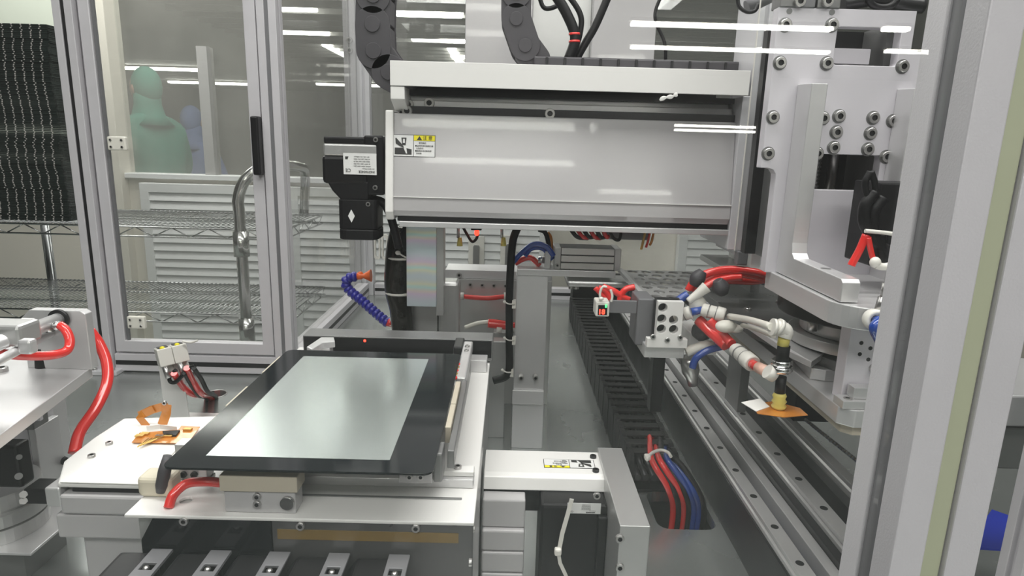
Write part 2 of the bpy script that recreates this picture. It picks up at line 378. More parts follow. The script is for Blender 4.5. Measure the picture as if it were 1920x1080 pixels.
# ================================================================== MACHINE BODY
TZ = TABLE_Z
mb = MB()
hx, hy = 0.305, 0.998
holeR = rrect(0.255, 0.352, 0.925, 1.04, 0.02)
pc = PZ(404, 739, TZ)
mb.prism([(-1.08, 0.24), (1.35, 0.24), (1.35, 2.62), (-0.64, 2.62), (-0.64, 1.625), (-1.08, 1.625)], 'Z', TZ-0.02, TZ, [holeR, circ(pc.x, pc.y, 0.024, 24)])
obj('machine_table', mb, 'table', bev=0.0, label='dark reflective metal table plate carrying the whole machine', cat='machine table')
mb = MB(); mb.prism([(-1.05, 0.28), (1.32, 0.28), (1.32, 2.58), (-0.61, 2.58), (-0.61, 1.60), (-1.05, 1.60)], 'Z', FLOOR_Z, TZ-0.10)
obj('machine_cabinet', mb, 'dsteel', label='dark steel cabinet body under the machine table', cat='machine cabinet')
mb = MB(); mb.prism([(-1.06, 0.27), (1.33, 0.27), (1.33, 2.59), (-0.62, 2.59), (-0.62, 1.61), (-1.06, 1.61)], 'Z', TZ-0.10, TZ-0.02, [[(-1.0, 0.32), (1.27, 0.32), (1.27, 2.54), (-0.57, 2.54), (-0.57, 1.56), (-1.0, 1.56)]])
obj('cabinet_rim', mb, 'dsteel', label='dark steel rim between the cabinet body and the table plate', cat='machine cabinet')

# extruded aluminium profile, slots as real grooves
def prof(x0, y0, w, d, sw, sd, sides='F'):
    """outline of a profile with slots of width sw, depth sd on front/back/left/right (y0 is the front)"""
    x1, y1 = x0+w, y0+d; cx, cy = (x0+x1)/2, (y0+y1)/2; h = sw/2
    P = [(x0, y0)]
    if 'F' in sides: P += [(cx-h, y0), (cx-h, y0+sd), (cx+h, y0+sd), (cx+h, y0)]
    P += [(x1, y0)]
    if 'R' in sides: P += [(x1, cy-h), (x1-sd, cy-h), (x1-sd, cy+h), (x1, cy+h)]
    P += [(x1, y1)]
    if 'B' in sides: P += [(cx+h, y1), (cx+h, y1-sd), (cx-h, y1-sd), (cx-h, y1)]
    P += [(x0, y1)]
    if 'L' in sides: P += [(x0, cy+h), (x0+sd, cy+h), (x0+sd, cy-h), (x0, cy-h)]
    return P
# front right corner post (40 x 40)
t = thing('front_corner_post', 'large near white-grey aluminium post with a green-grey slot strip, right foreground', 'frame post', (0.2, 0.28, TZ))
mb = MB(); mb.prism(prof(0.18, 0.26, 0.0402, 0.0395, 0.0105, 0.008, 'FLR'), 'Z', TZ, CEIL_Z-0.2); obj('post_profile', mb, 'anod', t, 0.0008)
obj('slot_cover', B(0.1954, 0.2049, 0.2625, 0.266, TZ, CEIL_Z-0.21), 'cover', t, 0.0006)
obj('glazing_gasket', B(0.1815, 0.188, 0.2752, 0.2845, TZ, CEIL_Z-0.21), 'slot', t)
# second post right behind, seen at the far right edge
mb = MB(); mb.prism(prof(0.52, 0.56, 0.03, 0.03, 0.008, 0.006, 'FL'), 'Z', TZ, CEIL_Z-0.2)
obj('enclosure_post', mb, 'anod', bev=0.0006, label='slim aluminium post at the right edge behind the near corner post', cat='frame post')
# front glass
obj('glass_pane', B(-1.1, 0.1805, 0.2770, 0.2810, TZ+0.002, CEIL_Z-0.2), 'glass', label='large clear front glass pane carrying the ceiling lamp reflections', cat='glass pane')
gp = bpy.data.objects['glass_pane']
mb = MB(); c_ = [PY(x, y, 0.2765) for x, y in ((1237, 188), (1244, 184), (1252, 182), (1260, 181), (1266, 178), (1271, 177))]
mb.tube(c_, lambda q: 0.0004+0.0006*abs(sin(q*9)), 6, 4)
for v in mb.b.verts: v.co.y = 0.2768+(v.co.y-0.2765)*0.1
obj('smear_mark', mb, 'paper', gp, label='small white smear on the glass')
obj('glass_pane', B(0.222, 1.1, 0.2770, 0.2810, TZ+0.002, CEIL_Z-0.2), 'glass', label='clear glass pane right of the near corner post', cat='glass pane')
# left post + hinged door
t = thing('rear_left_post', 'grey aluminium post with dark slot standing behind the curved red tube', 'frame post', (-1.03, 1.56, TZ))
mb = MB(); mb.prism(prof(-1.050, 1.555, 0.045, 0.045, 0.009, 0.009, 'FR'), 'Z', TZ+0.012, CEIL_Z-0.1); obj('post_profile', mb, 'anod', t, 0.001)
obj('slot_strip', B(-1.0325, -1.0225, 1.558, 1.564, TZ+0.012, CEIL_Z-0.12), 'dark', t)
fb = obj('foot_bracket', B(-1.055, -0.985, 1.535, 1.60, TZ, TZ+0.012), 'anod2', t, 0.002)
for x in (-1.045, -1.0): screw(fb, (x, 1.545, TZ+0.012), 0.006, (0, 0, 1))
def rail(name, x0, x1, y0, y1, z0, z1, label, slot=True, cat='frame rail', group=None):
    tt = thing(name, label, cat, ((x0+x1)/2, (y0+y1)/2, z0), group)
    obj('rail_profile', B(x0, x1, y0, y1, z0, z1), 'anod', tt, 0.001)
    if slot:
        zc = (z0+z1)/2
        obj('slot_strip', B(x0+0.002, x1-0.002, y0-0.0006, y0+0.002, zc-0.006, zc+0.006), 'dark', tt)
    return tt
rail('frame_rail', -1.002, -0.59, 1.562, 1.602, TZ+0.005, TZ+0.05, 'grey aluminium sill rail under the hinged acrylic door', True)
t = thing('acrylic_door', 'hinged clear acrylic door between the left post and the middle post', 'machine door', (-0.8, 1.57, TZ+0.055))
mb = MB(); mb.prism([(-0.998, TZ+0.055), (-0.594, TZ+0.055), (-0.594, 1.0), (-0.998, 1.0)], 'Y', 1.565, 1.59, [[(-0.972, TZ+0.085), (-0.622, TZ+0.085), (-0.622, 0.97), (-0.972, 0.97)]])
obj('door_frame', mb, 'anod', t, 0.002)
obj('door_pane', B(-0.972, -0.622, 1.576, 1.580, TZ+0.085, 0.97), 'acrylh', t)
obj('edge_seal', B(-0.969, -0.963, 1.569, 1.576, TZ+0.085, 0.97), 'slot', t)
for (px, py) in ((219, 269), (255, 605)):
    p = PY(px, py, 1.555); h = obj('hinge', B(p.x-0.022, p.x+0.022, 1.553, 1.565, p.z-0.016, p.z+0.016), 'foam', t, 0.003)
    for dx in (-0.013, 0.013):
        for dz in (-0.008, 0.008): screw(h, (p.x+dx, 1.553, p.z+dz), 0.003)
obj('door_handle', B(PY(482, 275, 1.55).x-0.008, PY(482, 275, 1.55).x+0.01, 1.535, 1.565, PY(482, 328, 1.55).z, PY(482, 218, 1.55).z), 'black', t, 0.004)
# middle post
t = thing('middle_post', 'pale aluminium post standing behind the top left corner of the display', 'frame post', (-0.57, 1.58, TZ))
mb = MB(); mb.prism(prof(-0.590, 1.56, 0.045, 0.045, 0.009, 0.009, 'FR'), 'Z', TZ+0.002, CEIL_Z-0.1); obj('post_profile', mb, 'anod', t, 0.001)
obj('slot_strip', B(-0.5725, -0.5625, 1.5625, 1.5685, TZ+0.002, CEIL_Z-0.12), 'slot', t)
# side wall behind
obj('side_acrylic_sheet', B(-0.572, -0.567, 1.61, 2.49, TZ+0.05, CEIL_Z-0.15), 'acrylh', label='clear acrylic side panel running back from the middle post, behind the servo motor', cat='acrylic panel')
t = thing('side_rail', 'grey aluminium sill rail running back under the acrylic side panel', 'frame rail', (-0.57, 2.05, TZ))
obj('rail_profile', B(-0.592, -0.55, 1.612, 2.475, TZ+0.001, TZ+0.05), 'anod', t, 0.001)
obj('slot_strip', B(-0.5515, -0.5494, 1.615, 2.472, TZ+0.019, TZ+0.031), 'dark', t)
t = thing('rear_corner_post', 'pale double aluminium post at the rear corner, above the black motor', 'frame post', (-0.58, 2.5, TZ))
mb = MB(); mb.prism(prof(-0.625, 2.48, 0.045, 0.045, 0.009, 0.008, 'FR'), 'Z', TZ, CEIL_Z-0.1); obj('post_profile', mb, 'anod', t, 0.001)
mb = MB(); mb.prism(prof(-0.578, 2.48, 0.045, 0.045, 0.009, 0.008, 'FR'), 'Z', TZ, CEIL_Z-0.1); q = obj('post_profile', mb, 'anod2', t, 0.001)
pz = PY(632, 75, 2.48).z
for z in (pz, pz-0.035): screw(q, (-0.60, 2.479, z), 0.011)
rail('frame_rail', -0.53, 1.2, 2.485, 2.525, TZ+0.0, TZ+0.045, 'grey aluminium rear sill rail behind the column and hanging plate')
rail('frame_rail', -0.53, 1.2, 2.485, 2.525, PY(760, 345, 2.485).z-0.02, PY(760, 345, 2.485).z+0.015, 'pale aluminium rail crossing behind the black servo motor', False)
obj('rear_acrylic_sheet', B(-0.53, 1.2, 2.503, 2.508, TZ+0.047, CEIL_Z-0.15), 'acryl', label='clear acrylic rear panel behind the beam and the column', cat='acrylic panel')
# oval handle on the rear pane
p = PY(707, 463, 2.49); mb = MB()
for q in (0, 0.03): mb.prism([(p.x+q+u, p.z+v) for u, v in rrect(-0.012, 0.012, -0.05, 0.05, 0.011)], 'Y', 2.488, 2.503, [[(p.x+q+u, p.z+v) for u, v in rrect(-0.006, 0.006, -0.04, 0.04, 0.005)]])
obj('panel_handle', mb, 'white', label='small white oval panel handle seen below right of the motor', cat='panel handle')

# ================================================================== WIRE RACK AND TRAYS (left rear, outside the door)
def rack():
    x0, x1, y0, y1 = -2.35, -0.72, 2.02, 2.46
    t = thing('wire_rack', 'chrome wire shelving trolley with trays on it, behind the acrylic door', 'shelf rack', ((x0+x1)/2, (y0+y1)/2, FLOOR_Z))
    zs = [PY(250, 425, y0).z, PY(250, 585, y0).z, -1.15]
    for z in zs:
        f = MB(); 
        for yy in (y0, y1):
            for dz in (0, -0.03): f.tube([(x0, yy, z+dz), (x1, yy, z+dz)], 0.003, 6)
            n = 28
            for i in range(n):
                xa = x0+(x1-x0)*i/n; xb = x0+(x1-x0)*(i+1)/n
                f.tube([(xa, yy, z-0.03 if i % 2 else z), (xb, yy, z if i % 2 else z-0.03)], 0.002, 5)
        for xx in (x0, x1):
            for dz in (0, -0.03): f.tube([(xx, y0, z+dz), (xx, y1, z+dz)], 0.003, 6)
            for i in range(8):
                ya = y0+(y1-y0)*i/8; yb = y0+(y1-y0)*(i+1)/8
                f.tube([(xx, ya, z-0.03 if i % 2 else z), (xx, yb, z if i % 2 else z-0.03)], 0.002, 5)
        for yy in (y0+0.14, y0+0.29): f.tube([(x0, yy, z-0.004), (x1, yy, z-0.004)], 0.003, 5)
        for i in range(1, 100):
            x = x0+(x1-x0)*i/100; f.tube([(x, y0, z+0.003), (x, y1, z+0.003)], 0.0019, 4)
        obj('wire_shelf', f, 'rackm', t)
    for (x, y) in ((x0, y0), (x0, y1)):
        p = MB(); p.cyl((x, y, FLOOR_Z+0.06), (x, y, 0.35 if y == y1 else zs[0]+0.03), 0.013); obj('rack_post', p, 'rackm', t)
    pq = PY(92, 480, y1); p = MB(); p.cyl((pq.x, y1, FLOOR_Z+0.06), (pq.x, y1, zs[0]), 0.016); obj('rack_post', p, 'rackm', t)
    # curved push handle on the right front post
    a = PY(462, 640, 1.99); b = PY(450, 420, 1.99); c = PY(447, 372, 1.99); d = PY(462, 335, 1.99); e = PY(500, 312, 2.04); f_ = PY(560, 312, 2.3); g = PY(572, 330, 2.42)
    p = MB(); p.tube([(b.x, b.y, FLOOR_Z+0.06), (b.x, b.y, a.z), b, c, d, e, f_, g, (g.x-0.02, g.y+0.03, zs[0])], 0.0175, 14); h = obj('push_handle', p, 'chrome', t)
    for z in (zs[0]-0.03, zs[1]-0.03):
        p = MB(); p.cyl((b.x, b.y, z-0.05), (b.x, b.y, z+0.03), 0.024); obj('shelf_collar', p, 'chrome', t)
    for (x, y) in ((x0, y0), (x0, y1), (b.x, b.y)):
        p = MB(); p.cyl((x-0.012, y, FLOOR_Z+0.03), (x+0.012, y, FLOOR_Z+0.03), 0.03); obj('caster', p, 'blackm', t)
    return zs
ZS = rack()
# stacks of thin display trays
random.seed(3)
zt = ZS[0]+0.0055
def tray_mesh():
    mb = MB(); w, d, h = 0.19, 0.20, 0.0042
    mb.box(-w, w, 0, d, 0, 0.0012)
    for (a, b, c, e) in ((-w, w, 0, 0.006), (-w, w, d-0.006, d), (-w, -w+0.006, 0, d), (w-0.006, w, 0, d)): mb.box(a, b, c, e, 0, h)
    for k in range(13):
        x = -w+0.02+k*(2*w-0.04)/12; mb.box(x-0.0022, x+0.0022, -0.003, 0.002, 0.0006, 0.0036)
    return mb
first = None
spots = ((-1.615, 'thin dark display tray in the stack just left of the rear left post'), (-2.02, 'thin dark display tray in the stack at the left edge of the view'))
for s, (xc, where) in enumerate(spots):
    n = 113
    lab = where
    for k in range(n):
        dx = random.uniform(-0.0025, 0.0025)+0.004*sin(k*0.13+s)
        if first is None:
            first = obj('component_tray', tray_mesh(), 'tray', bev=0); first.data.materials.append(M['tray_glint'])
            for f in first.data.polygons:
                if f.center.y < -0.0995: f.material_index = 1  # front nubs get the painted glint colour
            tag(first, lab, 'tray', 'stacked trays on the rack, stack 1'); first.location = (xc, 2.17, zt)
        else:
            o = first.copy(); COL.objects.link(o); o.location = (xc+dx, 2.17+random.uniform(-0.003, 0.003), zt+k*0.0053)
            o['label'] = lab; o['group'] = 'stacked trays on the rack, stack %d' % (s+1)

# ================================================================== PEOPLE BEYOND THE WINDOW
def person(x, y, h, rot, suit, label, fold):
    t = thing('person', label, 'person', (x, y, FLOOR_Z)); k = h/1.75
    J = {'pel': (0, 0, .95), 'wai': (0, 0, 1.1), 'che': (0, .02, 1.3), 'nec': (0, 0, 1.48), 'hed': (0, -.02, 1.56),
         'shl': (-.155, 0, 1.37), 'shr': (.155, 0, 1.37), 'ell': (-.24, -.03, 1.14), 'elr': (.24, -.03, 1.14), 'wrl': (-.2, -.2, .98), 'wrr': (.2, -.2, .98),
         'hpl': (-.1, 0, .9), 'hpr': (.1, 0, .9), 'knl': (-.11, -.02, .5), 'knr': (.11, -.02, .5), 'anl': (-.11, .02, .1), 'anr': (.11, .02, .1), 'tol': (-.12, -.14, .04), 'tor': (.12, -.14, .04)}
    R = dict(pel=.16, wai=.15, che=.18, nec=.075, hed=.07, shl=.1, shr=.1, ell=.06, elr=.06, wrl=.04, wrr=.04, hpl=.11, hpr=.11, knl=.08, knr=.08, anl=.055, anr=.055, tol=.04, tor=.04)
    E = 'pel-wai wai-che che-nec nec-hed che-shl shl-ell ell-wrl che-shr shr-elr elr-wrr pel-hpl hpl-knl knl-anl anl-tol pel-hpr hpr-knr knr-anr anr-tor'.split()
    names = list(J); me = bpy.data.meshes.new('body'); rz = Matrix.Rotation(rot, 4, 'Z')
    me.from_pydata([rz @ (Vector(J[n])*k) for n in names], [tuple(names.index(q) for q in e.split('-')) for e in E], [])
    o = bpy.data.objects.new('body', me); COL.objects.link(o); o.parent = t
    sk = o.modifiers.new('skin', 'SKIN'); sk.use_smooth_shade = True
    for i, n in enumerate(names):
        me.skin_vertices[0].data[i].radius = (R[n]*k*1.12, R[n]*k*0.95)
        me.skin_vertices[0].data[i].use_root = (n == 'pel')
    ss = o.modifiers.new('sub', 'SUBSURF'); ss.levels = 2; ss.render_levels = 2
    me.materials.append(M[suit])
    def part(name, mb, m): 
        for v in mb.b.verts: v.co = rz @ (v.co*k) + Vector(t.location)
        obj(name, mb, m, t)
    hd = MB(); hd.ell((0, -.02, 1.65), .078, .095, .115); hd.ell((0, -.118, 1.63), .014, .022, .02, 10, 8)
    for s in (-1, 1): hd.ell((s*.079, -.01, 1.64), .012, .02, .03, 8, 6); hd.ell((s*.03, -.105, 1.655), .011, .008, .008, 8, 6)
    hd.ell((0, -.108, 1.59), .025, .01, .008, 10, 6); part('head', hd, 'skin')
    ho = MB(); ho.ell((0, .006, 1.66), .086, .102, .125); ho.lathe((0, 0, 1.42), (0, .004, 1.64), ((0, .15), (.25, .1), (.6, .08), (1, .08)), 20); part('hood', ho, suit)
    for s in (-1, 1):
        hn = MB(); hn.ell((s*.19, -.24, .955), .028, .05, .035, 12, 8)
        for f in range(4): hn.tube([(s*(.165+f*.017), -.27, .955), (s*(.165+f*.017), -.31-.008*(f in (1, 2)), .945), (s*(.165+f*.017), -.325, .92)], .008, 6, 3)
        hn.tube([(s*.165, -.23, .95), (s*.145, -.26, .945), (s*.145, -.285, .935)], .009, 6, 3); part('gloved_hand', hn, 'paper')
    return t
pg = PY(282, 250, 4.4); person(pg.x, 4.4, 1.80, radians(240), 'suitg', 'person in a green hooded cleanroom coverall, seen from behind through the window', 0)
pb = PY(362, 250, 5.2); person(pb.x, 5.2, 1.60, radians(170), 'suitb', 'person in a pale blue hooded cleanroom coverall, standing right of the green one', 0)

# ================================================================== GANTRY BEAM
BX0, BX1 = -0.203, 0.366; BZ0, BZ1 = -0.120, 0.0445
t = thing('linear_axis_beam', 'large grey painted linear axis beam crossing the middle with a warning sticker', 'linear axis', ((BX0+BX1)/2, 1.1, BZ0))
BEAM = t
# cross-section (y,z): front face leans back a little towards the top
mb = MB(); mb.prism([(1.050, BZ0+0.032), (1.066, BZ1), (1.20, BZ1), (1.20, BZ0), (1.056, BZ0), (1.049, BZ0+0.010)], 'X', BX0+0.012, BX1-0.004); obj('beam_cover', mb, 'paintg', t, 0.002)
mb = MB(); mb.prism([(1.046, BZ0+0.032), (1.060, BZ1+0.004), (1.205, BZ1+0.004), (1.205, BZ0-0.006), (1.052, BZ0-0.006), (1.044, BZ0+0.008)], 'X', BX0, BX0+0.013); obj('end_plate', mb, 'wmetal', t, 0.002)
mb = MB(); mb.box(BX1-0.004, BX1+0.010, 1.048, 1.205, BZ0-0.04, BZ1+0.04); obj('end_plate', mb, 'anod2', t, 0.001, label='right aluminium end plate')
obj('bottom_groove', B(BX0+0.018, BX1-0.004, 1.058, 1.19, BZ0-0.008, BZ0), 'dark', t)
obj('bottom_flange', B(BX0+0.022, BX1-0.004, 1.051, 1.195, BZ0-0.017, BZ0-0.008), 'mach', t, 0.001)
obj('seam_line', B(BX0+0.013, BX1-0.004, 1.0485, 1.0505, BZ0+0.0315, BZ0+0.0325), 'wmetal', t)
# top: base extrusion, guide rails
obj('top_extrusion', B(BX0+0.02, BX1-0.004, 1.074, 1.19, BZ1, BZ1+0.012), 'dark', t, 0.001)
obj('guide_rail', B(BX0+0.024, BX1-0.004, 1.090, 1.104, BZ1+0.012, BZ1+0.022), 'mach', t, 0.001)
obj('guide_rail', B(BX0+0.03, BX1-0.004, 1.165, 1.178, BZ1+0.012, BZ1+0.026), 'mach', t, 0.001)
obj('carriage_strip', B(BX0+0.016, BX1-0.008, 1.10, 1.16, BZ1+0.012, BZ1+0.030), 'brush', t, 0.001)
for px, py in ((766, 196), (805, 193), (766, 209), (1030, 214)):
    p = PY(px, py, 1.085); screw(t, (p.x, 1.088 if py < 200 else 1.074, p.z), 0.0085)
# sticker
def sticker(parent, c, w, h, ex, ez, flip=False, servo=False):
    """sticker centred at c on the plane spanned by ex, ez"""
    ex, ez = Vector(ex), Vector(ez); n = ex.cross(ez).normalized()*-1
    if flip: ex, ez = -ex, -ez
    nrm = ex.cross(ez)
    rot = Matrix((ex, ez, nrm)).transposed().to_euler()
    def slab(u0, u1, v0, v1, lift, th=0.0002):
        mb = MB(); P = [c+ex*u0+ez*v0+nrm*lift, c+ex*u1+ez*v0+nrm*lift, c+ex*u1+ez*v1+nrm*lift, c+ex*u0+ez*v1+nrm*lift]; return mb.quad(P, th)
    def poly(pts, lift=0.0006):
        mb = MB(); mb.quad([c+ex*u+ez*v+nrm*lift for u, v in pts], 0.0002); return mb
    st = obj('sticker', slab(-w/2, w/2, -h/2, h/2, 0.0004, 0.0004), 'ink' if not servo else 'lwhite', parent)
    b = w*0.012
    if servo:
        text('INOVANCE', st, c+ex*(-w*0.2)+ez*(h*0.36)+nrm*0.0007, h*0.15, rot=rot, bold=0.0001)
        text('AC Servo Motor', st, c+ex*(-w*0.25)+ez*(h*0.22)+nrm*0.0007, h*0.085, rot=rot)
        text('C\u20ac'.replace('\u20ac', 'E'), st, c+ex*(w*0.36)+ez*(h*0.3)+nrm*0.0007, h*0.22, rot=rot)
        for r in range(5):
            text('MODEL 400W 200V 2.8A IP65 3000rpm'[r*3:r*3+22], st, c+ex*(-w*0.06)+ez*(h*(0.1-r*0.11))+nrm*0.0007, h*0.075, rot=rot)
        mb = MB(); mb.quad([c+ex*(w*0.34+a)+ez*(-h*0.34+d)+nrm*0.0007 for a, d in ((0, 0), (w*.1, 0), (w*.1, h*.13), (w*.03, h*.13))], 0.0002); obj('sticker_mark', mb, 'ink', st)
        return st
    obj('sticker_panel', slab(-w/2+b, -b, -h/2+b, h/2-b, 0.0006), 'lwhite', st)
    obj('sticker_panel', slab(0, w/2-b, -h/2+b, h*0.22, 0.0006), 'lwhite', st)
    obj('yellow_band', slab(0, w/2-b, h*0.24, h/2-b, 0.0006), 'lyel', st)
    # pinch pictogram
    for pts in (((-.43, .33), (-.41, .35), (-.27, .05), (-.22, -.1), (-.30, -.05), (-.42, .08)), ((-.44, -.10), (-.24, -.10), (-.18, -.36), (-.15, -.36), (-.17, -.12), (-.05, -.16), (-.05, -.40), (-.44, -.40)), ((-.29, .36), (-.17, .36), (-.19, 0.02), (-.27, 0.02))):
        obj('pictogram', poly([(u*w, v*h) for u, v in pts], 0.0009), 'ink', st)
    obj('pictogram', poly([(-.255*w, .12*h), (-.205*w, .12*h), (-.21*w, .3*h), (-.25*w, .3*h)], 0.0012), 'lwhite', st)
    obj('warning_triangle', poly([(.07*w, .27*h), (.19*w, .27*h), (.13*w, .45*h)], 0.0009), 'ink', st)
    text('\u6ce8 \u610f', st, c+ex*(w*0.32)+ez*(h*0.355)+nrm*0.001, h*0.2, rot=rot)
    text('\u8bf7\u52ff\u63a5\u8fd1', st, c+ex*(w*0.2)+ez*(h*0.13)+nrm*0.001, h*0.09, rot=rot)
    for r, s in enumerate(('\u25a0\u8fd0\u8f6c\u65f6\u8bf7\u52ff\u89e6\u6478\u673a\u5668', '  \u4ee5\u514d\u53d7\u4f24', '\u25a0\u7ef4\u4fee\u524d\u8bf7\u5207\u65ad\u7535\u6e90', '  \u5e76\u6302\u724c')):
        text(s, st, c+ex*(w*0.03)+ez*(h*(0.0-r*0.115))+nrm*0.001, h*0.085, rot=rot, ax='LEFT')
    return st
lean = math.atan2(0.016, BZ1-BZ0-0.032)
def beam_pt(px, py):
    k = _ray(px, py); # intersect with the leaning face
    n = Vector((0, -cos(lean), sin(lean))); p0 = Vector((0, 1.050, BZ0+0.032)); return k*(n.dot(p0)/n.dot(k))
c = beam_pt(776, 273.5)
sticker(t, c, 0.0695, 0.035, (1, 0, 0), (0, sin(lean), cos(lean)))

# channel cover on top of the beam
t = thing('channel_cover', 'bright white folded metal channel cover lying along the top of the beam', 'metal cover', (0.08, 1.05, BZ1+0.02))
mb = MB(); mb.prism([(1.035, 0.084), (1.035, 0.121), (1.20, 0.121), (1.20, 0.119), (1.038, 0.119), (1.038, 0.084)], 'X', -0.190, 0.366); obj('channel_plate', mb, 'wmetal', t, 0.0006)
mb = MB(); mb.prism([(1.036, 0.064), (1.036, 0.083), (1.20, 0.083), (1.20, 0.048), (1.075, 0.048)], 'X', -0.190, -0.168); obj('support_bracket', mb, 'wmetal', t, 0.001)
obj('inner_shelf', B(-0.168, 0.366, 1.085, 1.20, 0.074, 0.083), 'dark', t)
obj('inner_rail', B(-0.168, 0.36, 1.11, 1.13, 0.070, 0.0745), 'wmetal', t, 0.0005)
obj('inner_web', B(-0.168, 0.36, 1.18, 1.20, 0.0705, 0.119), 'dark', t)
for px in (1345, 1372):
    p = PY(px, 188, 1.10); mb = MB(); mb.cyl((p.x, 1.12, 0.068), (p.x, 1.12, 0.085), 0.006); obj('standoff', mb, 'blackm', t)

# cable chains
def chain(name, pts, w, label, m='chain', half=0.024):
    """links between consecutive (x,z) points; each link a rounded plate pair with pin at depth y0..y0+w"""
    t = thing(name, label, 'cable chain', (pts[0][0], pts[0][2], min(p[1] for p in pts)-half))
    for i, (a, b) in enumerate(zip(pts, pts[1:])):
        A = Vector((a[0], 0, a[1])); Bv = Vector((b[0], 0, b[1])); d = (Bv-A); L = d.length; d.normalize(); n = Vector((-d.z, 0, d.x)); y = a[2]
        out = []
        for k in range(13): 
            an = pi/2+pi*k/12; out.append(A + d*(cos(an)*half) + n*(sin(an)*half))
        for k in range(13):
            an = -pi/2+pi*k/12; out.append(Bv + d*(cos(an)*half) + n*(sin(an)*half))
        mb = MB(); off = 0.0025 if i % 2 else 0
        mb.prism([(p.x, p.z) for p in out], 'Y', y+off, y+0.004+off); mb.prism([(p.x, p.z) for p in out], 'Y', y+w-0.004-off, y+w-off)
        C = (A+Bv)/2; r = Matrix.Translation((C.x, y+w/2, C.z)) @ Matrix.Rotation(-math.atan2(d.z, d.x), 4, 'Y')
        mb.box(-L*0.42, L*0.42, -w/2+0.003, w/2-0.003, half*0.72, half*0.95, r); mb.box(-L*0.42, L*0.42, -w/2+0.003, w/2-0.003, -half*0.95, -half*0.72, r)
        mb.cyl((A.x, y-0.002, A.z), (A.x, y+0.001, A.z), half*0.45, n=18)
        obj('chain_link', mb, m, t, 0.0005)
    return t
def ppt(px, py, Y): p = PY(px, py, Y); return (p.x, p.z, Y)
chain('cable_chain', [ppt(*p, 1.10) for p in ((700, -60), (699, -10), (698, 45), (700, 95), (728, 135), (752, 148))], 0.06, 'thick dark grey cable chain hanging down at the left end of the beam', half=0.028)
chain('cable_chain', [ppt(*p, 1.14) for p in ((968, -60), (968, -15), (968, 35), (985, 85), (1005, 112))], 0.06, 'dark grey cable chain dropping to the beam top and bending to the right', half=0.025)
t = thing('cable_chain', 'flat dark run of cable chain lying on the white channel cover', 'cable chain', (0.2, 1.2, 0.121))
obj('chain_run', B(PY(1000, 112, 1.16).x, 0.40, 1.13, 1.199, 0.1212, 0.146), 'chain', t, 0.003)
for i in range(12):
    x = PY(1000, 112, 1.16).x+0.02+i*0.03; obj('chain_bridge', B(x, x+0.004, 1.128, 1.132, 0.1225, 0.1445), 'dark', t, 0.0005)
# cables beside it
for k, (pts, m, r, l) in enumerate((
    ([(1035, -20), (1062, 25), (1078, 70), (1066, 112)], 'black', 0.009, 'thick black cable curving down behind the second cable chain'),
    ([(1040, -40), (1085, 20), (1088, 60), (1072, 112)], 'black', 0.005, 'thinner black cable curving down beside the thick one, its outer neighbour'),
    ([(1150, -30), (1118, 45), (1098, 80), (1080, 112)], 'black', 0.007, 'black cable slanting down to the left above the channel cover'),
    ([(1245, -20), (1228, 30), (1246, 80), (1248, 112)], 'black', 0.003, 'thin black wire hanging right of the tall white upright plate'),
    ([(1010, -10), (1018, 12), (1030, 16), (1048, 8), (1056, -10)], 'black', 0.004, 'small black cable loop at the very top centre'))):
    t = thing('cable', l, 'cable', PY(*pts[0], 1.16+k*0.02)); mb = MB(); mb.tube([PY(*p, 1.165+k*0.012) for p in pts], r); obj('cable_jacket', mb, m, t)
    if k == 0:
        for py in (62, 76):
            p = PY(1077, py, 1.165); q = PY(1077, py+4, 1.165); mb = MB(); mb.cyl(p, q, 0.0098); obj('red_band', mb, 'red', t)
# tall upright plates behind the beam
def upright(name, x0, x1, Y, z0, z1, label, m='paintg', dep=0.03):
    return obj(name, B(x0, x1, Y, Y+dep, z0, z1), m, bev=0.002, label=label, cat='upright plate')
upright('upright_plate', PY(872, 60, 1.5).x, PY(998, 60, 1.5).x, 1.50, 0.101, 0.95, 'pale upright plate behind the second cable chain at top centre')
upright('upright_plate', PY(1110, 60, 1.5).x, PY(1230, 60, 1.5).x, 1.50, 0.101, 0.95, 'pale upright plate right of the curved black cables at the top')
upright('cross_plate', PY(998, 20, 1.53).x, PY(1110, 20, 1.53).x, 1.53, PY(1050, 112, 1.53).z, 0.95, 'grey cross plate between the two upright plates at the top', 'brush', 0.01)
obj('rear_crossbeam', B(-0.2, 0.45, 1.46, 1.55, 0.05, 0.10), 'anod2', bev=0.002, label='aluminium crossbeam behind the channel cover carrying the upright plates', cat='crossbeam')
obj('crossbeam_tie', B(0.44, 0.48, 1.10, 1.55, 0.0, 0.049), 'anod2', bev=0.002, label='short tie bar between the gantry upright and the rear crossbeam', cat='tie bar')
# gantry upright at the right end of the beam
t = thing('gantry_upright', 'grey vertical profile carrying the right end of the beam', 'upright post', (0.40, 1.1, -0.18))
x0, x1 = 0.378, 0.404
zb = PY(1395, 478, 1.06).z
mb = MB(); mb.prism(prof(x0, 1.06, x1-x0, 0.10, 0.006, 0.006, 'F'), 'Z', zb, 0.30); obj('post_profile', mb, 'anod2', t, 0.001)
obj('side_plate', B(x1, x1+0.016, 1.05, 1.16, zb-0.02, 0.30), 'brush', t, 0.001)
obj('side_plate', B(x1+0.016, x1+0.034, 1.08, 1.18, zb-0.02, 0.30), 'anod2', t, 0.001)
obj('foot_plate', B(x0-0.02, x1+0.04, 1.04, 1.18, zb-0.03, zb-0.02), 'brush', t, 0.001)
obj('foot_column', B(x0+0.05, x1+0.04, 1.10, 1.17, TZ, zb-0.03), 'dsteel', t, 0.001)

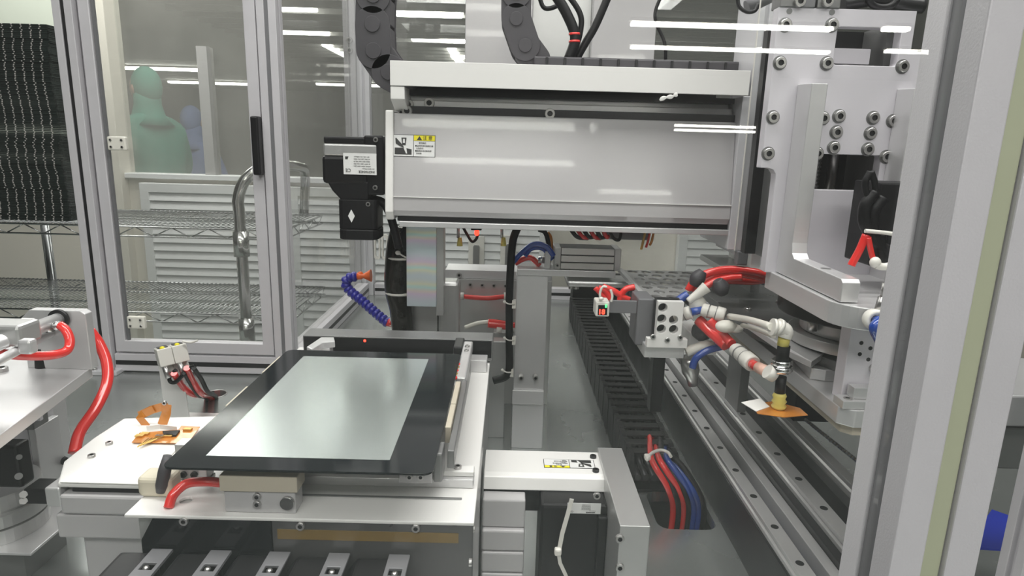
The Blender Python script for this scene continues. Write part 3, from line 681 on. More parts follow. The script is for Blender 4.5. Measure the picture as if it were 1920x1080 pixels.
t = thing('guard_panel', 'narrow clear guard panel with a bright cut edge between beam end and big plate', 'acrylic panel', (0.37, 0.98, 0))
gx = PY(1403, 230, 0.98).x; zg = PY(1380, 470, 0.98).z
obj('guard_sheet', B(gx+0.0006, gx+0.040, 0.98, 0.983, zg, 0.30), 'acryl', t)
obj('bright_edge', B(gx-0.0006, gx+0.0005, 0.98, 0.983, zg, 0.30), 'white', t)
obj('panel_clip', B(gx+0.003, gx+0.02, 0.975, 0.99, zg-0.022, zg), 'slot', t, 0.002)
# ================================================================== SERVO MOTOR at the left end
Ym = 1.055
t = thing('servo_motor', 'black servo motor with a white rating label mounted at the left end of the beam', 'motor', (-0.25, Ym, -0.165))
obj('gear_housing', pxbox(603, 292, 688, 345, Ym, 0.085), 'black', t, 0.006)
obj('mount_flange', pxbox(683, 254, 719, 366, Ym+0.004, 0.10), 'black', t, 0.003)
obj('upper_housing', pxbox(606, 256, 684, 270, Ym+0.004, 0.08), 'black', t, 0.003)
obj('silver_plate', pxbox(606, 270, 706, 293, Ym+0.002, 0.075), 'brush', t, 0.003)
mb = MB(); a = PY(612, 345, Ym); b = PY(690, 345, Ym); c_ = PY(690, 377, Ym); d_ = PY(640, 377, Ym); e_ = PY(622, 358, Ym)
mb.prism([(a.x, a.z+0.004), (b.x, b.z+0.004), (c_.x, c_.z), (d_.x, d_.z), (e_.x, e_.z)], 'Y', Ym+0.002, Ym+0.07); obj('lower_housing', mb, 'black', t, 0.003)
mb = MB(); a = PY(636, 374, Ym).z; b = PY(670, 450, Ym).z; xa, xb = PY(634, 410, Ym).x, PY(706, 410, Ym).x
mb.prism(rrect(xa, xb, Ym, Ym+0.062, 0.008, 3), 'Z', b+0.018, a); obj('motor_body', mb, 'black', t, 0.001)
mb = MB(); mb.prism(rrect(xa-0.001, xb+0.001, Ym-0.002, Ym+0.064, 0.014, 3), 'Z', b, b+0.0175); obj('end_cap', mb, 'black', t, 0.002)
dm = PY(659, 405, Ym); mb = MB(); s_ = 0.0055
mb.prism([(dm.x-s_, dm.z), (dm.x, dm.z-s_*1.95), (dm.x+s_, dm.z), (dm.x, dm.z+s_*1.95)], 'Y', Ym-0.0006, Ym); obj('diamond_label', mb, 'lwhite', t, label='white diamond label')
c = PY(675, 307.5, Ym-0.0005)
sticker(t, c, 0.0535, 0.034, (1, 0, 0), (0, 0, 1), flip=True, servo=True)
for (px, py) in ((703, 352), (704, 262), (690, 383)): p = PY(px, py, Ym); screw(t, (p.x, Ym+0.003, p.z), 0.004)
mb = MB(); mb.tube([PY(*p, Ym+0.03) for p in ((690, 372), (715, 378), (728, 395), (738, 425), (748, 465))], 0.007); obj('motor_cable', mb, 'black', t)
# black corrugated sleeve hanging down
t = thing('cable_sleeve', 'thick black cable sleeve with white ties hanging left of the rainbow-zinc plate', 'cable sleeve', (-0.2, 1.14, TZ))
mb = MB(); pts = [(752, 425), (748, 455), (746, 490), (745, 540), (752, 580), (757, 640), (757, 700)]
mb.tube([PY(*p, 1.17) for p in pts], lambda q: 0.018+0.006*sin(min(1, q*1.5)*pi*0.8), 14); obj('sleeve', mb, 'sleeve', t)
def tie(parent, px, py, Y, r, m='white', tail=None):
    p = PY(px, py, Y); mb = MB(); mb.lathe(p-Vector((0, 0, 0.002)), p+Vector((0, 0, 0.002)), ((0, r), (0.5, r*1.05), (1, r)), 20); o = obj('cable_tie', mb, m, parent)
    if tail: mb = MB(); mb.tube([PY(*q, Y-r) for q in tail], 0.0016, 6); mb.ell(PY(*tail[-1], Y-r), 0.005, 0.004, 0.004, 10, 8); obj('tie_head', mb, m, o)
    return o
tie(t, 750, 548, 1.17, 0.0265); tie(t, 751, 482, 1.17, 0.0255, tail=((764, 484), (756, 480), (746, 474)))
mb = MB(); mb.tube([PY(*p, 1.145) for p in ((762, 424), (758, 440), (760, 470))], 0.006); obj('side_cable', mb, 'black', t)
# ================================================================== BLOCKS HANGING UNDER / BEHIND THE BEAM
obj('hanging_plate', pxbox(762, 421, 818, 575, 1.125, 0.008), 'holo', bev=0.001, label='rainbow-tinted zinc plate hanging below the left end of the beam', cat='metal plate')
obj('hanging_bar', pxbox(818, 421, 832, 592, 1.133, 0.03), 'brush', bev=0.001, label='grey vertical bar directly right of the rainbow-zinc plate', cat='metal bar')
b_ = TZ
def stand(px0, py0, px1, Y, dep, label, m='brush', name='support_block', z0=TZ, bev=0.001):
    return obj(name, B(PY(px0, py0+40, Y).x, PY(px1, py0+40, Y).x, Y, Y+dep, z0, PY((px0+px1)/2, py0, Y).z), m, bev=bev, label=label, cat='metal block')
stand(772, 573, 820, 1.19, 0.04, 'small brushed block just below the rainbow-zinc plate')
stand(821, 530, 860, 1.19, 0.05, 'taller brushed block with rounded top right of the rainbow-zinc plate', bev=0.006)
stand(863, 640, 948, 1.24, 0.03, 'low brushed block behind the black bar, right of the two blocks')
# rear brushed assembly
t = thing('rear_carriage', 'wide brushed steel carriage with a row of screws behind the column', 'machine carriage', (0, 1.48, TZ))
zt_ = PY(940, 525, 1.42).z
obj('carriage_plate', B(PY(834, 600, 1.42).x, PY(1032, 600, 1.42).x, 1.42, 1.44, TZ, zt_), 'brush', t, 0.001)
obj('carriage_ledge', B(PY(834, 600, 1.42).x, PY(1032, 600, 1.42).x, 1.425, 1.50, zt_+0.0005, zt_+0.02), 'mach', t, 0.001)
for i in range(7):
    p = PY(838+i*22, 532+i*0.8, 1.42); screw(t, (p.x, 1.42, p.z), 0.0045)
p = PY(861, 505, 1.425); screw(t, (p.x, 1.424, zt_+0.008), 0.006)
def tubething(name, pts, r, m, label, cat='tube', group=None, n=12):
    t = thing(name, label, cat, pts[0], group); mb = MB(); mb.tube(pts, r, n); obj('tube_wall', mb, m, t); return t
t = thing('air_tube', 'short red air tube running level behind the column, upper one', 'air tube', PY(915, 557, 1.40))
mb = MB(); mb.tube([PY(866, 556, 1.395), PY(912, 559, 1.39), PY(946, 556, 1.395)], 0.0055); obj('tube_wall', mb, 'red', t)
for px in (864, 949): mb = MB(); mb.cyl(PY(px-4, 555, 1.395), PY(px+6, 555, 1.395), 0.008); obj('push_fitting', mb, 'white', t)
t = thing('air_tube', 'red air tube and fitting low behind the column, lower one', 'air tube', PY(915, 610, 1.36))
mb = MB(); mb.tube([PY(915, 606, 1.34), PY(935, 608, 1.34), PY(965, 613, 1.34)], 0.010); obj('tube_wall', mb, 'red', t)
mb = MB(); mb.tube([PY(872, 614, 1.35), PY(895, 606, 1.345), PY(917, 603, 1.34)], 0.0045); obj('clear_elbow', mb, 'foam', t)
for px in (936, 960): mb = MB(); mb.cyl(PY(px-5, 617, 1.335), PY(px+5, 618, 1.335), 0.007); obj('push_fitting', mb, 'white', t)
obj('pneumatic_block', pxbox(925, 624, 962, 650, 1.36, 0.03), 'brush', bev=0.001, label='small steel block below the lower red tube, left of the column', cat='metal block')
# sensor hanging under the beam
t = thing('proximity_sensor', 'small sensor glowing red hanging under the beam', 'sensor', PY(893, 445, 1.16))
obj('sensor_body', pxbox(883, 424, 903, 432, 1.15, 0.02), 'blackm', t, 0.001)
mb = MB(); mb.ell(PY(894, 436, 1.155), 0.0045, 0.0045, 0.006, 14, 10); obj('sensor_lens', mb, 'ledr', t)
mb = MB(); mb.tube([PY(*p, 1.165) for p in ((866, 422), (876, 440), (885, 453), (893, 448), (896, 438))], 0.0026, 8); obj('sensor_wire', mb, 'black', t)
for px, Y, l in ((862, 1.16, 'left'), (944, 1.16, 'right')):
    t = thing('suction_pin', 'steel pin with a yellow rubber cup under the beam, %s of the red sensor' % l, 'suction cup', PY(px, 458, Y))
    mb = MB(); mb.cyl(PY(px-3, 418, Y), PY(px-3, 446, Y), 0.0026); obj('pin', mb, 'screw', t)
    mb = MB(); mb.cyl(PY(px, 445, Y), PY(px, 461, Y), 0.0035, 0.0055); obj('rubber_cup', mb, 'yellow', t)
# red bundle under the beam
t = thing('valve_manifold', 'bundle of red tubes and a grey block hanging under the beam, above the guided cylinder', 'valve block', PY(1150, 440, 1.16))
obj('manifold_block', pxbox(1136, 430, 1218, 450, 1.16, 0.05), 'slot', t, 0.003)
for i in range(6):
    mb = MB(); mb.tube([PY(1068+i*12, 427, 1.15), PY(1082+i*11, 444, 1.14), PY(1102+i*8, 447-(i % 3)*2, 1.15)], 0.0038, 8); obj('red_tube', mb, 'red' if i % 2 else 'dark', t)
mb = MB(); mb.tube([PY(*p, 1.14) for p in ((1140, 428), (1150, 446), (1160, 450), (1164, 440), (1164, 430))], 0.003, 8); obj('black_wire', mb, 'black', t)
for i, x in enumerate((1210, 1219, 1226)):
    mb = MB(); mb.tube([PY(x, 434, 1.15), PY(x-4, 452, 1.14), PY(x-8, 468-i*4, 1.14)], 0.0022, 6); obj('wire_end', mb, ('gold', 'red', 'kapton')[i], t)

# ================================================================== CENTRE COLUMN AND ITS ARM
Yc = 1.19
t = thing('support_column', 'tall square aluminium column standing in the centre on the table', 'column', (0.045, Yc+0.03, TZ))
cx0, cx1 = PY(966, 620, Yc).x, PY(1024, 620, Yc).x
zt_ = PY(990, 516, Yc).z; zj = PY(990, 738, Yc).z
obj('column_upper', B(cx0, cx1, Yc, Yc+0.05, zj-0.02, zt_), 'mach', t, 0.001)
obj('column_base', B(cx0-0.001, cx1+0.002, Yc+0.006, Yc+0.056, TZ, zj-0.0205), 'mach', t, 0.001)
obj('joint_plate', B(cx0-0.002, cx1, Yc-0.006, Yc-0.0005, zj-0.02, zj+0.008), 'mach', t, 0.0005)
for px in (977, 1004): p = PY(px, 707, Yc-0.006); mb = MB(); screw(t, (p.x, Yc-0.002, p.z), 0.0055, h=0.012)
Z0 = PY(1060, 518, Yc).z
obj('top_arm', B(PY(970, 510, Yc).x, PY(1154, 510, Yc).x, Yc-0.004, Yc+0.075, zt_, PY(1060, 506, Yc).z), 'mach', t, 0.001)
# guided cylinder on the arm
ztop = PY(1060, 506, Yc).z
t = thing('guided_cylinder', 'ribbed aluminium guided cylinder lying on top of the column arm', 'pneumatic cylinder', (0.11, Yc+0.03, ztop))
xa, xb = PY(1040, 480, Yc).x, PY(1165, 480, Yc).x
zz = PY(1100, 466, Yc).z
h3 = (zz-ztop)
obj('cylinder_end', B(xa, xa+0.012, Yc+0.002, Yc+0.06, ztop, zz), 'brush', t, 0.001)
obj('cylinder_end', B(xb-0.012, xb, Yc+0.002, Yc+0.06, ztop, zz), 'brush', t, 0.001)
for i in range(3):
    obj('body_rib', B(xa+0.0125, xb-0.0125, Yc+0.002, Yc+0.06, ztop+h3*(i/3)+0.0012, ztop+h3*((i+1)/3)-0.0012), 'wmetal', t, 0.001)
obj('core', B(xa+0.0125, xb-0.0125, Yc+0.006, Yc+0.056, ztop+0.0005, zz-0.0005), 'dark', t)
screw(t, (xa+0.006, Yc+0.002, ztop+0.008), 0.004)
mb = MB(); mb.ell((xa-0.012, Yc+0.02, ztop+h3*0.45), 0.008, 0.012, h3*0.45); obj('port_fitting', mb, 'screw', t)
obj('front_flange', B(xa-0.018, xa-0.007, Yc+0.004, Yc+0.055, ztop, ztop+h3*0.8), 'mach', t, 0.001)
mb = MB(); mb.cyl((xa-0.03, Yc+0.02, ztop+h3*.35), (xa-0.018, Yc+0.02, ztop+h3*.35), 0.007); obj('port_fitting', mb, 'chrome', t)
for k, (pts, m, r, l) in enumerate((
    ([(1038, 480), (1024, 462), (1000, 458), (978, 474), (962, 492)], 'blue', 0.005, 'dark blue air tube looping off the left end of the guided cylinder'),
    ([(1036, 486), (1018, 466), (996, 466), (984, 480)], 'blue', 0.005, 'inner dark blue air tube beside the black hose'),
    ([(1012, 498), (996, 484), (980, 486), (966, 494)], 'red', 0.0055, 'short red air tube in front of the guided cylinder end'),
    ([(1034, 470), (1032, 446), (1026, 436)], 'kapton', 0.004, 'small amber wire standing up at the cylinder end'))):
    tubething('air_tube', [PY(*p, Yc-0.004+0.016*k) for p in pts], r, m, l, 'air tube')
tubething('cable', [PY(*p, 1.2) for p in ((1010, 430), (1022, 436), (1028, 455), (1030, 478))], 0.0045, 'black', 'black cable arching over the left end of the guided cylinder', 'cable')
# hose along the column
t = thing('black_hose', 'black hose clipped with white ties down the left side of the column', 'hose', PY(960, 640, Yc-0.02))
mb = MB(); mb.tube([PY(*p, Yc-0.012) for p in ((970, 428), (962, 450), (958, 490), (955, 560), (955, 640), (955, 690), (948, 706), (925, 714))], 0.0075); obj('hose_wall', mb, 'black', t)
for (px, py) in ((948, 566), (948, 634), (944, 694)):
    mb = MB(); mb.tube([PY(px-2, py, Yc-0.021), PY(px+6, py+4, Yc-0.024), PY(px+16, py+4, Yc-0.02)], 0.0014, 6); mb.ell(PY(px-2, py, Yc-0.021), 0.003, 0.003, 0.003, 8, 6)
    q = PY(px+15, py+4, Yc-0.014); mb.box(q.x-0.003, q.x+0.004, q.y-0.004, q.y+0.004, q.z-0.008, q.z+0.008); obj('cable_tie', mb, 'white', t)
# lower arm to the right
zl = PY(1120, 524, Yc+0.02).z
t = thing('slide_arm', 'flat steel slide plate under the guided cylinder reaching to the perforated tray', 'slide plate', (0.2, Yc+0.04, zl-0.008))
obj('slide_plate', B(PY(1064, 524, Yc).x, PY(1215, 524, Yc).x, Yc+0.0, Yc+0.07, zl-0.012, zl), 'brush', t, 0.004)
for px in (1073, 1083): p = PY(px, 536, Yc); mb = MB(); mb.cyl((p.x, Yc+0.02, zl-0.02), (p.x, Yc+0.02, zl-0.0122), 0.005); obj('bolt_head', mb, 'screw', t)

# ================================================================== DISPLAY AND ITS FIXTURE
DZ = -0.300
t = thing('display_panel', 'flat display panel with wide black border and grey-green screen lying on the fixture', 'display', (-0.19, 0.71, DZ-0.006))
dx0, dx1, dy0, dy1 = -0.3172, -0.0652, 0.5415, 0.890
mb = MB(); mb.prism(rrect(dx0, dx1, dy0, dy1, 0.009), 'Z', DZ-0.0022, DZ); obj('cover_glass', mb, 'blackg', t, 0.0004)
s0, s1, s2, s3 = PZ(388, 855, DZ), PZ(730, 863, DZ), PZ(805, 672, DZ), PZ(566, 670, DZ)
obj('active_area', B((s0.x+s3.x)/2, (s1.x+s2.x)/2, (s0.y+s1.y)/2, (s2.y+s3.y)/2, DZ+0.0001, DZ+0.0004), 'screen', t)
obj('panel_back', B(dx0+0.012, dx1-0.010, dy0+0.012, dy1-0.012, DZ-0.0075, DZ-0.0022), 'blackm', t, 0.001)
# fixture base box
BZt = -0.352
t = thing('fixture_base', 'large box-shaped metal base carrying the display fixture', 'fixture base', (-0.19, 0.8, TZ))
e0 = -0.026
mb = MB(); hole = circ(PZ(345, 950, BZt).x-0.004, PZ(345, 950, BZt).y+0.012, 0.006, 12)
mb.prism([(-0.358, 0.545), (e0, 0.545), (e0, 1.06), (-0.358, 1.06)], 'Z', BZt-0.0035, BZt, [hole]); obj('top_plate', mb, 'wmetal', t, 0.0012)
obj('box_body', B(-0.352, e0-0.002, 0.556, 1.055, TZ, BZt-0.0037), 'brush', t, 0.001)
mb = MB(); fz = TZ+0.02
mb.prism([(-0.345, fz), (-0.345, PY(252, 1010, .548).z), (PY(290, 968, .548).x, BZt-0.0015), (PY(508, 968, .548).x, BZt-0.0015), (PY(508, 968, .548).x, fz)], 'Y', 0.546, 0.5555); fp = obj('front_cover', mb, 'blackg', t, 0.001, label='glossy black left half of the front cover')
obj('front_cover', B(PY(509, 968, .548).x, e0-0.001, 0.547, 0.5555, fz, BZt-0.0038), 'turn', t, 0.001, label='right half of the front cover, a reflection painted in as dark grey')  # grey tone stands in for the machine bottom reflected in the cover
obj('reflection_strip', B(PY(520, 990, .547).x, PY(860, 995, .547).x, 0.5462, 0.547, PY(700, 1014, .547).z, PY(700, 996, .547).z), 'brown', t)  # brown band paints part of the same reflection
for px, py in ((346, 976), (564, 985), (780, 989)): p = PY(px, py, 0.546); screw(t, (p.x, 0.5465, p.z), 0.0042)
for px, py in ((886, 887), (890, 963)): 
    p = PX(px, py, e0); screw(t, (e0-0.002, p.y, min(p.z, BZt-0.012)), 0.0035, (1, 0, 0))
# slide strips visible in front of the display
zr = BZt
y_ = PZ(700, 905, zr).y
t = thing('guide_strip', 'silver slotted guide strip lying on the base below the display front edge', 'guide strip', (-0.14, y_, zr))
obj('strip_body', B(PZ(555, 912, zr).x, PZ(888, 912, zr).x, PZ(700, 912, zr).y, PZ(700, 912, zr).y+0.02, zr+0.0003, zr+0.010), 'mach', t, 0.001)
obj('strip_top', B(PZ(555, 912, zr).x, PZ(888, 912, zr).x, PZ(700, 912, zr).y+0.006, PZ(700, 912, zr).y+0.02, zr+0.0102, zr+0.016), 'wmetal', t, 0.001)
for px in (622, 700, 856):
    p = PZ(px, 893, zr+0.016); screw(t, (p.x, PZ(700, 912, zr).y+0.013, zr+0.016), 0.004, (0, 0, 1))
obj('slot_groove', B(PZ(560, 928, zr).x, PZ(866, 936, zr).x, PZ(700, 932, zr).y-0.002, PZ(700, 932, zr).y+0.0015, zr+0.0002, zr+0.0012), 'dsteel', bev=0.0005, label='long thin grey groove strip on the white base top below the display', cat='groove strip')
# support blocks
Yb = 0.553
t = thing('clamp_block', 'grey metal block with beige cap supporting the front left edge of the display', 'support block', (-0.245, 0.565, BZt))
xa, xb = PY(420, 925, Yb).x, PY(553, 925, Yb).x; zm = PY(480, 921, Yb).z; zt2 = PY(480, 892, Yb).z
obj('metal_base', B(xa, xb, Yb, Yb+0.022, BZt+0.0003, zm), 'paintg', t, 0.001)
obj('beige_cap', B(xa-0.003, xb+0.003, Yb-0.002, Yb+0.022, zm, min(zt2, DZ-0.008)), 'sand', t, 0.001)
for py in (930, 944): p = PY(483, py, Yb); screw(t, (p.x, Yb, p.z), 0.0038)
p = PY(540, 941, Yb); mb = MB(); mb.cyl((p.x, Yb-0.004, p.z), (p.x, Yb, p.z), 0.0065); obj('dowel_pin', mb, 'chrome', t)
Yb = 0.585
t = thing('clamp_block', 'grey metal block with two screws supporting the front right corner of the display', 'support block', (-0.09, 0.6, BZt))
xa, xb = PY(748, 905, Yb).x, PY(810, 905, Yb).x
obj('metal_base', B(xa, xb, Yb, Yb+0.02, BZt+0.017, DZ-0.0083), 'paintg', t, 0.001)
obj('side_jaw', B(xb+0.001, xb+0.010, Yb+0.002, Yb+0.03, BZt+0.017, DZ-0.003), 'dsteel', t, 0.002)
for px in (768, 789): p = PY(px, 893, Yb); screw(t, (p.x, Yb, p.z), 0.0035)
t = thing('clamp_block', 'light metal block with two holes under the front left corner of the display', 'support block', (-0.3, 0.585, BZt))
Yb = 0.60
xa, xb = PY(325, 890, Yb).x, PY(387, 890, Yb).x
obj('metal_base', B(xa, xb, Yb, Yb+0.02, BZt+0.0003, PY(350, 902, Yb).z), 'mach', t, 0.001)
obj('upper_block', B(xa+0.002, xb-0.001, Yb+0.003, Yb+0.019, PY(350, 902, Yb).z+0.0002, DZ-0.0083), 'mach', t, 0.001)
for px in (345, 365): p = PY(px, 889, Yb+0.003); screw(t, (p.x, Yb+0.003, p.z), 0.0035, m='dark')
# black bar at the far end and clamps
zb_ = -0.312
t = thing('rear_crossbar', 'dark steel crossbar behind the far edge of the display', 'crossbar', (-0.18, 1.02, BZt))
bx0, bx1 = PY(568, 640, 1.0).x, PY(924, 640, 1.0).x
obj('bar_body', B(bx0, bx1, 1.0, 1.042, zb_-0.036, zb_), 'dsteel', t, 0.001)
obj('bar_face', B(bx0+0.002, bx1-0.002, 0.998, 1.0, zb_-0.030, zb_-0.002), 'black', t)
mb = MB(); mb.ell(PY(684, 639, 0.998), 0.0022, 0.001, 0.0022, 10, 8); obj('red_spot_lamp', mb, 'ledr', t)
obj('lower_rail', B(PZ(640, 655, -0.33).x, PZ(915, 657, -0.33).x, 0.955, 0.985, BZt+0.0003, BZt+0.020), 'mach', bev=0.001, label='silver rail in front of the dark crossbar, behind the display', cat='guide rail')
t = thing('corner_clamp', 'pale angled clamp finger at the far left corner of the display', 'clamp', (-0.33, 0.93, BZt))
q = [PZ(575, 650, -0.308), PZ(602, 632, -0.308), PZ(626, 632, -0.308), PZ(628, 640, -0.308), PZ(606, 642, -0.308), PZ(585, 655, -0.308)]
mb = MB(); mb.prism([(p.x, min(p.y, 0.996)) for p in q], 'Z', -0.318, -0.308); obj('clamp_finger', mb, 'mach', t, 0.001)
p = PZ(620, 640, -0.318); obj('clamp_post', B(p.x-0.012, p.x+0.008, 0.955, 0.975, BZt, -0.3183), 'mach', t, 0.001)
t = thing('side_clamp', 'long bar clamp with beige pads along the right edge of the display', 'clamp', (-0.06, 0.8, BZt))
q = [PZ(840, 640, -0.305), PZ(865, 642, -0.305), PZ(850, 716, -0.305), PZ(838, 716, -0.305)]
obj('clamp_bar', B(-0.066, -0.052, 0.80, 0.96, -0.318, -0.302), 'mach', t, 0.002)
obj('clamp_foot', B(-0.064, -0.054, 0.83, 0.95, BZt, -0.318), 'dsteel', t)
obj('guide_block', B(-0.080, -0.066, 0.925, 0.975, BZt, -0.301), 'dark', t, 0.002)
for a, b in ((0.71, 0.775), (0.645, 0.70)): obj('beige_pad', B(-0.0640, -0.0575, a, b+0.008, -0.320, -0.301), 'sand', t, 0.001)
obj('pad_carrier', B(-0.0570, -0.050, 0.60, 0.80, -0.326, -0.306), 'dsteel', t, 0.001)
for y in (0.93, 0.91): screw(t, (-0.059, y, -0.302), 0.0035, (0, 0, 1))
for i in range(5): mb = MB(); mb.ell((-0.067, 0.80+i*0.013, -0.303), 0.004, 0.005, 0.003, 10, 6); obj('glue_blob', mb, 'gold' if i % 2 else 'red', t)
# smaller dark wall panels under display (supports)
obj('lift_plate', B(-0.29, -0.10, 0.62, 0.88, BZt+0.022, -0.3085), 'dsteel', bev=0.002, label='dark lift plate hidden under the display panel', cat='lift plate')
for a, b, l in ((0.80, 0.865, 'far'), (0.69, 0.75, 'near')): obj('edge_pad', B(-0.3215, -0.3178, a, b, BZt, -0.302), 'sand', bev=0.0005, label='thin beige pad strip along the left edge of the display, the %s one' % l, cat='pad')

# ================================================================== SHEET AND FLEX CIRCUIT, LEFT OF THE DISPLAY
WZ = -0.372
t = thing('left_actuator', 'white and grey horizontal linear actuator at lower left under the white sheet', 'linear axis', (-0.44, 0.66, -0.5))
a0, a1 = PZ(108, 905, WZ), PZ(262, 905, WZ)
y0 = a0.y
mb = MB(); mb.prism([(a0.x, y0), (-0.345, y0), (-0.345, 0.82), (PZ(225, 822, WZ).x-0.03, 0.80), (PZ(145, 842, WZ).x, 0.74), (PZ(105, 880, WZ).x-0.004, 0.68)], 'Z', WZ-0.006, WZ); obj('top_cover', mb, 'wmetal', t, 0.002)
obj('dark_gap', B(a0.x+0.012, -0.36, y0+0.004, 0.74, WZ-0.0125, WZ-0.006), 'black', t)
obj('upper_extrusion', B(a0.x+0.002, -0.36, y0-0.004, 0.78, WZ-0.036, WZ-0.0128), 'paintg', t, 0.003)
obj('middle_extrusion', B(a0.x-0.006, -0.37, y0-0.002, 0.78, WZ-0.066, WZ-0.0375), 'paintg', t, 0.002)
obj('lower_foot', B(PZ(172, 985, -0.45).x+0.01, -0.37, y0+0.01, 0.78, -0.53, WZ-0.067), 'paintg', t, 0.002)
obj('base_block', B(a0.x+0.03, -0.37, y0+0.05, 0.78, TZ, -0.531), 'dsteel', t)
obj('end_bracket', B(a0.x-0.016, a0.x+0.001, y0, 0.72, WZ-0.03, WZ-0.007), 'mach', t, 0.002)
for px, py in ((172, 857), (205, 833)): p = PZ(px, py, WZ); screw(t, (p.x, p.y, WZ), 0.0042, (0, 0, 1))
q = [PZ(112, 903, WZ+.002), PZ(262, 907, WZ+.002), PZ(298, 876, WZ+.002), PZ(372, 800, WZ+.002), PZ(372, 790, WZ+.002), PZ(278, 789, WZ+.002), PZ(212, 833, WZ+.002)]
mb = MB(); mb.prism([(p.x, p.y) for p in q], 'Z', WZ+0.0005, WZ+0.0018); obj('white_sheet', mb, 'paper', bev=0.0003, label='white sheet lying on the left actuator beside the display', cat='sheet')
mb = MB(); c = PZ(296, 932, -0.352)
mb.prism(rrect(c.x-0.019, c.x+0.015, c.y-0.003, c.y+0.022, 0.006), 'Z', -0.3517, -0.330)
obj('foam_block', mb, 'beige', bev=0.005, label='rounded cream foam block under the lower left corner of the display', cat='foam block', seg=3)
c = PZ(300, 915, -0.34); mb = MB(); mb.lathe((c.x, c.y, -0.345), (c.x+0.006, c.y+0.008, -0.309), ((0, .004), (.2, .006), (.6, .006), (1, .004))); obj('rubber_stop', mb, 'chain', label='dark rubber stop between foam block and display corner', cat='rubber stop')
t = thing('flex_circuit', 'amber flexible circuit board lying on the white sheet', 'circuit', PZ(310, 815, WZ+0.003))
fz_ = WZ+0.004
q = [(247, 830), (262, 812), (335, 806), (340, 799), (375, 801), (352, 832)]
mb = MB(); mb.prism([(PZ(*p, fz_).x, PZ(*p, fz_).y) for p in q], 'Z', fz_, fz_+0.0006); obj('flex_film', mb, 'kapton', t)
q = [(305, 812), (338, 810), (330, 820), (308, 820)]
mb = MB(); mb.prism([(PZ(*p, fz_).x, PZ(*p, fz_).y) for p in q], 'Z', fz_+0.0007, fz_+0.003); obj('chip', mb, 'black', t, 0.0004)
for px, py in ((262, 818), (272, 814), (300, 818), (352, 806), (316, 818)):
    c = PZ(px, py, fz_+0.001); obj('connector', B(c.x-0.005, c.x+0.005, c.y-0.003, c.y+0.003, fz_+0.0007, fz_+0.003), 'gold' if px % 3 else 'chrome', t, 0.0004)
for i in range(5): a = PZ(258+i*5, 838-i*2, fz_+0.002); b = PZ(278+i*7, 822-i, fz_+0.003); mb = MB(); mb.tube([a, b], 0.0008, 5); obj('lead_wire', mb, 'gold', t)
t = thing('flex_ribbon', 'amber ribbon cable folded up into a loop at the edge of the white sheet', 'ribbon cable', PZ(285, 800, WZ+0.002))
Yr = PZ(285, 800, WZ).y
def strip(pts, w, name, m, parent, th=0.0005):
    mb = MB(); P = [Vector(p) for p in pts]; n = len(P); L = []
    for i, p in enumerate(P):
        d = (P[min(i+1, n-1)]-P[max(i-1, 0)]).normalized(); s = d.cross(Vector((0, -1, 0))).normalized()*w/2; L.append((p+s, p-s))
    for (a, b), (c, d) in zip(L, L[1:]): mb.quad([a, b, d, c], th)
    return obj(name, mb, m, parent)
strip([PY(x, y, Yr+k) for x, y, k in ((276, 800, 0), (262, 783, 0), (270, 775, 0.002), (288, 767, 0.002))], 0.010, 'ribbon_tail', 'kapton', t)
strip([PY(x, y, Yr+k) for x, y, k in ((262, 779, 0.003), (285, 768, 0.004), (303, 763, 0.005), (316, 763, 0.004))], 0.011, 'ribbon_fold', 'kapton', t)
strip([PY(x, y, Yr+k) for x, y, k in ((313, 758, 0.004), (312, 775, 0.004), (304, 797, 0.003))], 0.012, 'ribbon_tail', 'kapton', t)
c = PY(309, 755, Yr+0.002); screw(t, c, 0.003)
q = [(276, 801), (300, 797), (330, 801), (330, 806), (274, 805)]
strip([PZ(275, 803, WZ+0.006), PZ(300, 800, WZ+0.007), PZ(332, 804, WZ+0.006)], 0.006, 'ribbon_label', 'paper', t)
tubething('air_tube', [PZ(415, 905, -0.335), PZ(385, 903, -0.332), PZ(350, 907, -0.335), PZ(325, 928, -0.342), PZ(316, 952, BZt+0.0)], 0.0048, 'red', 'short red air tube bending down into the base top in front of the display', 'air tube')

# ================================================================== VALVE UNIT ON A WHITE BRACKET (behind the sheet)
Yv = 1.22
t = thing('valve_unit', 'white twin valve unit tilted on a white bracket beside a round cable hole', 'valve', PZ(310, 770, TZ))
a = PY(292, 672, Yv); b = PY(300, 772, Yv)
q0, q1, q2, q3 = PY(289, 676, Yv), PY(322, 672, Yv), PY(350, 735, Yv), PZ(296, 756, TZ)
mb = MB(); mb.prism([(q0.x, q0.z), (q1.x+0.01, q1.z+0.004), (q1.x+0.02, TZ+0.0), (q0.x+0.005, TZ)], 'Y', Yv+0.012, Yv+0.016); obj('upright_bracket', mb, 'wmetal', t, 0.001)
obj('bracket_foot', B(q0.x+0.005, q1.x+0.05, Yv+0.012, Yv+0.10, TZ, TZ+0.004), 'wmetal', t, 0.001)
r0v = Matrix.Translation(PY(322, 664, Yv+0.01)) @ Matrix.Rotation(radians(35), 4, 'Z') @ Matrix.Rotation(radians(-12), 4, 'X') @ Matrix.Rotation(radians(-6), 4, 'Y')
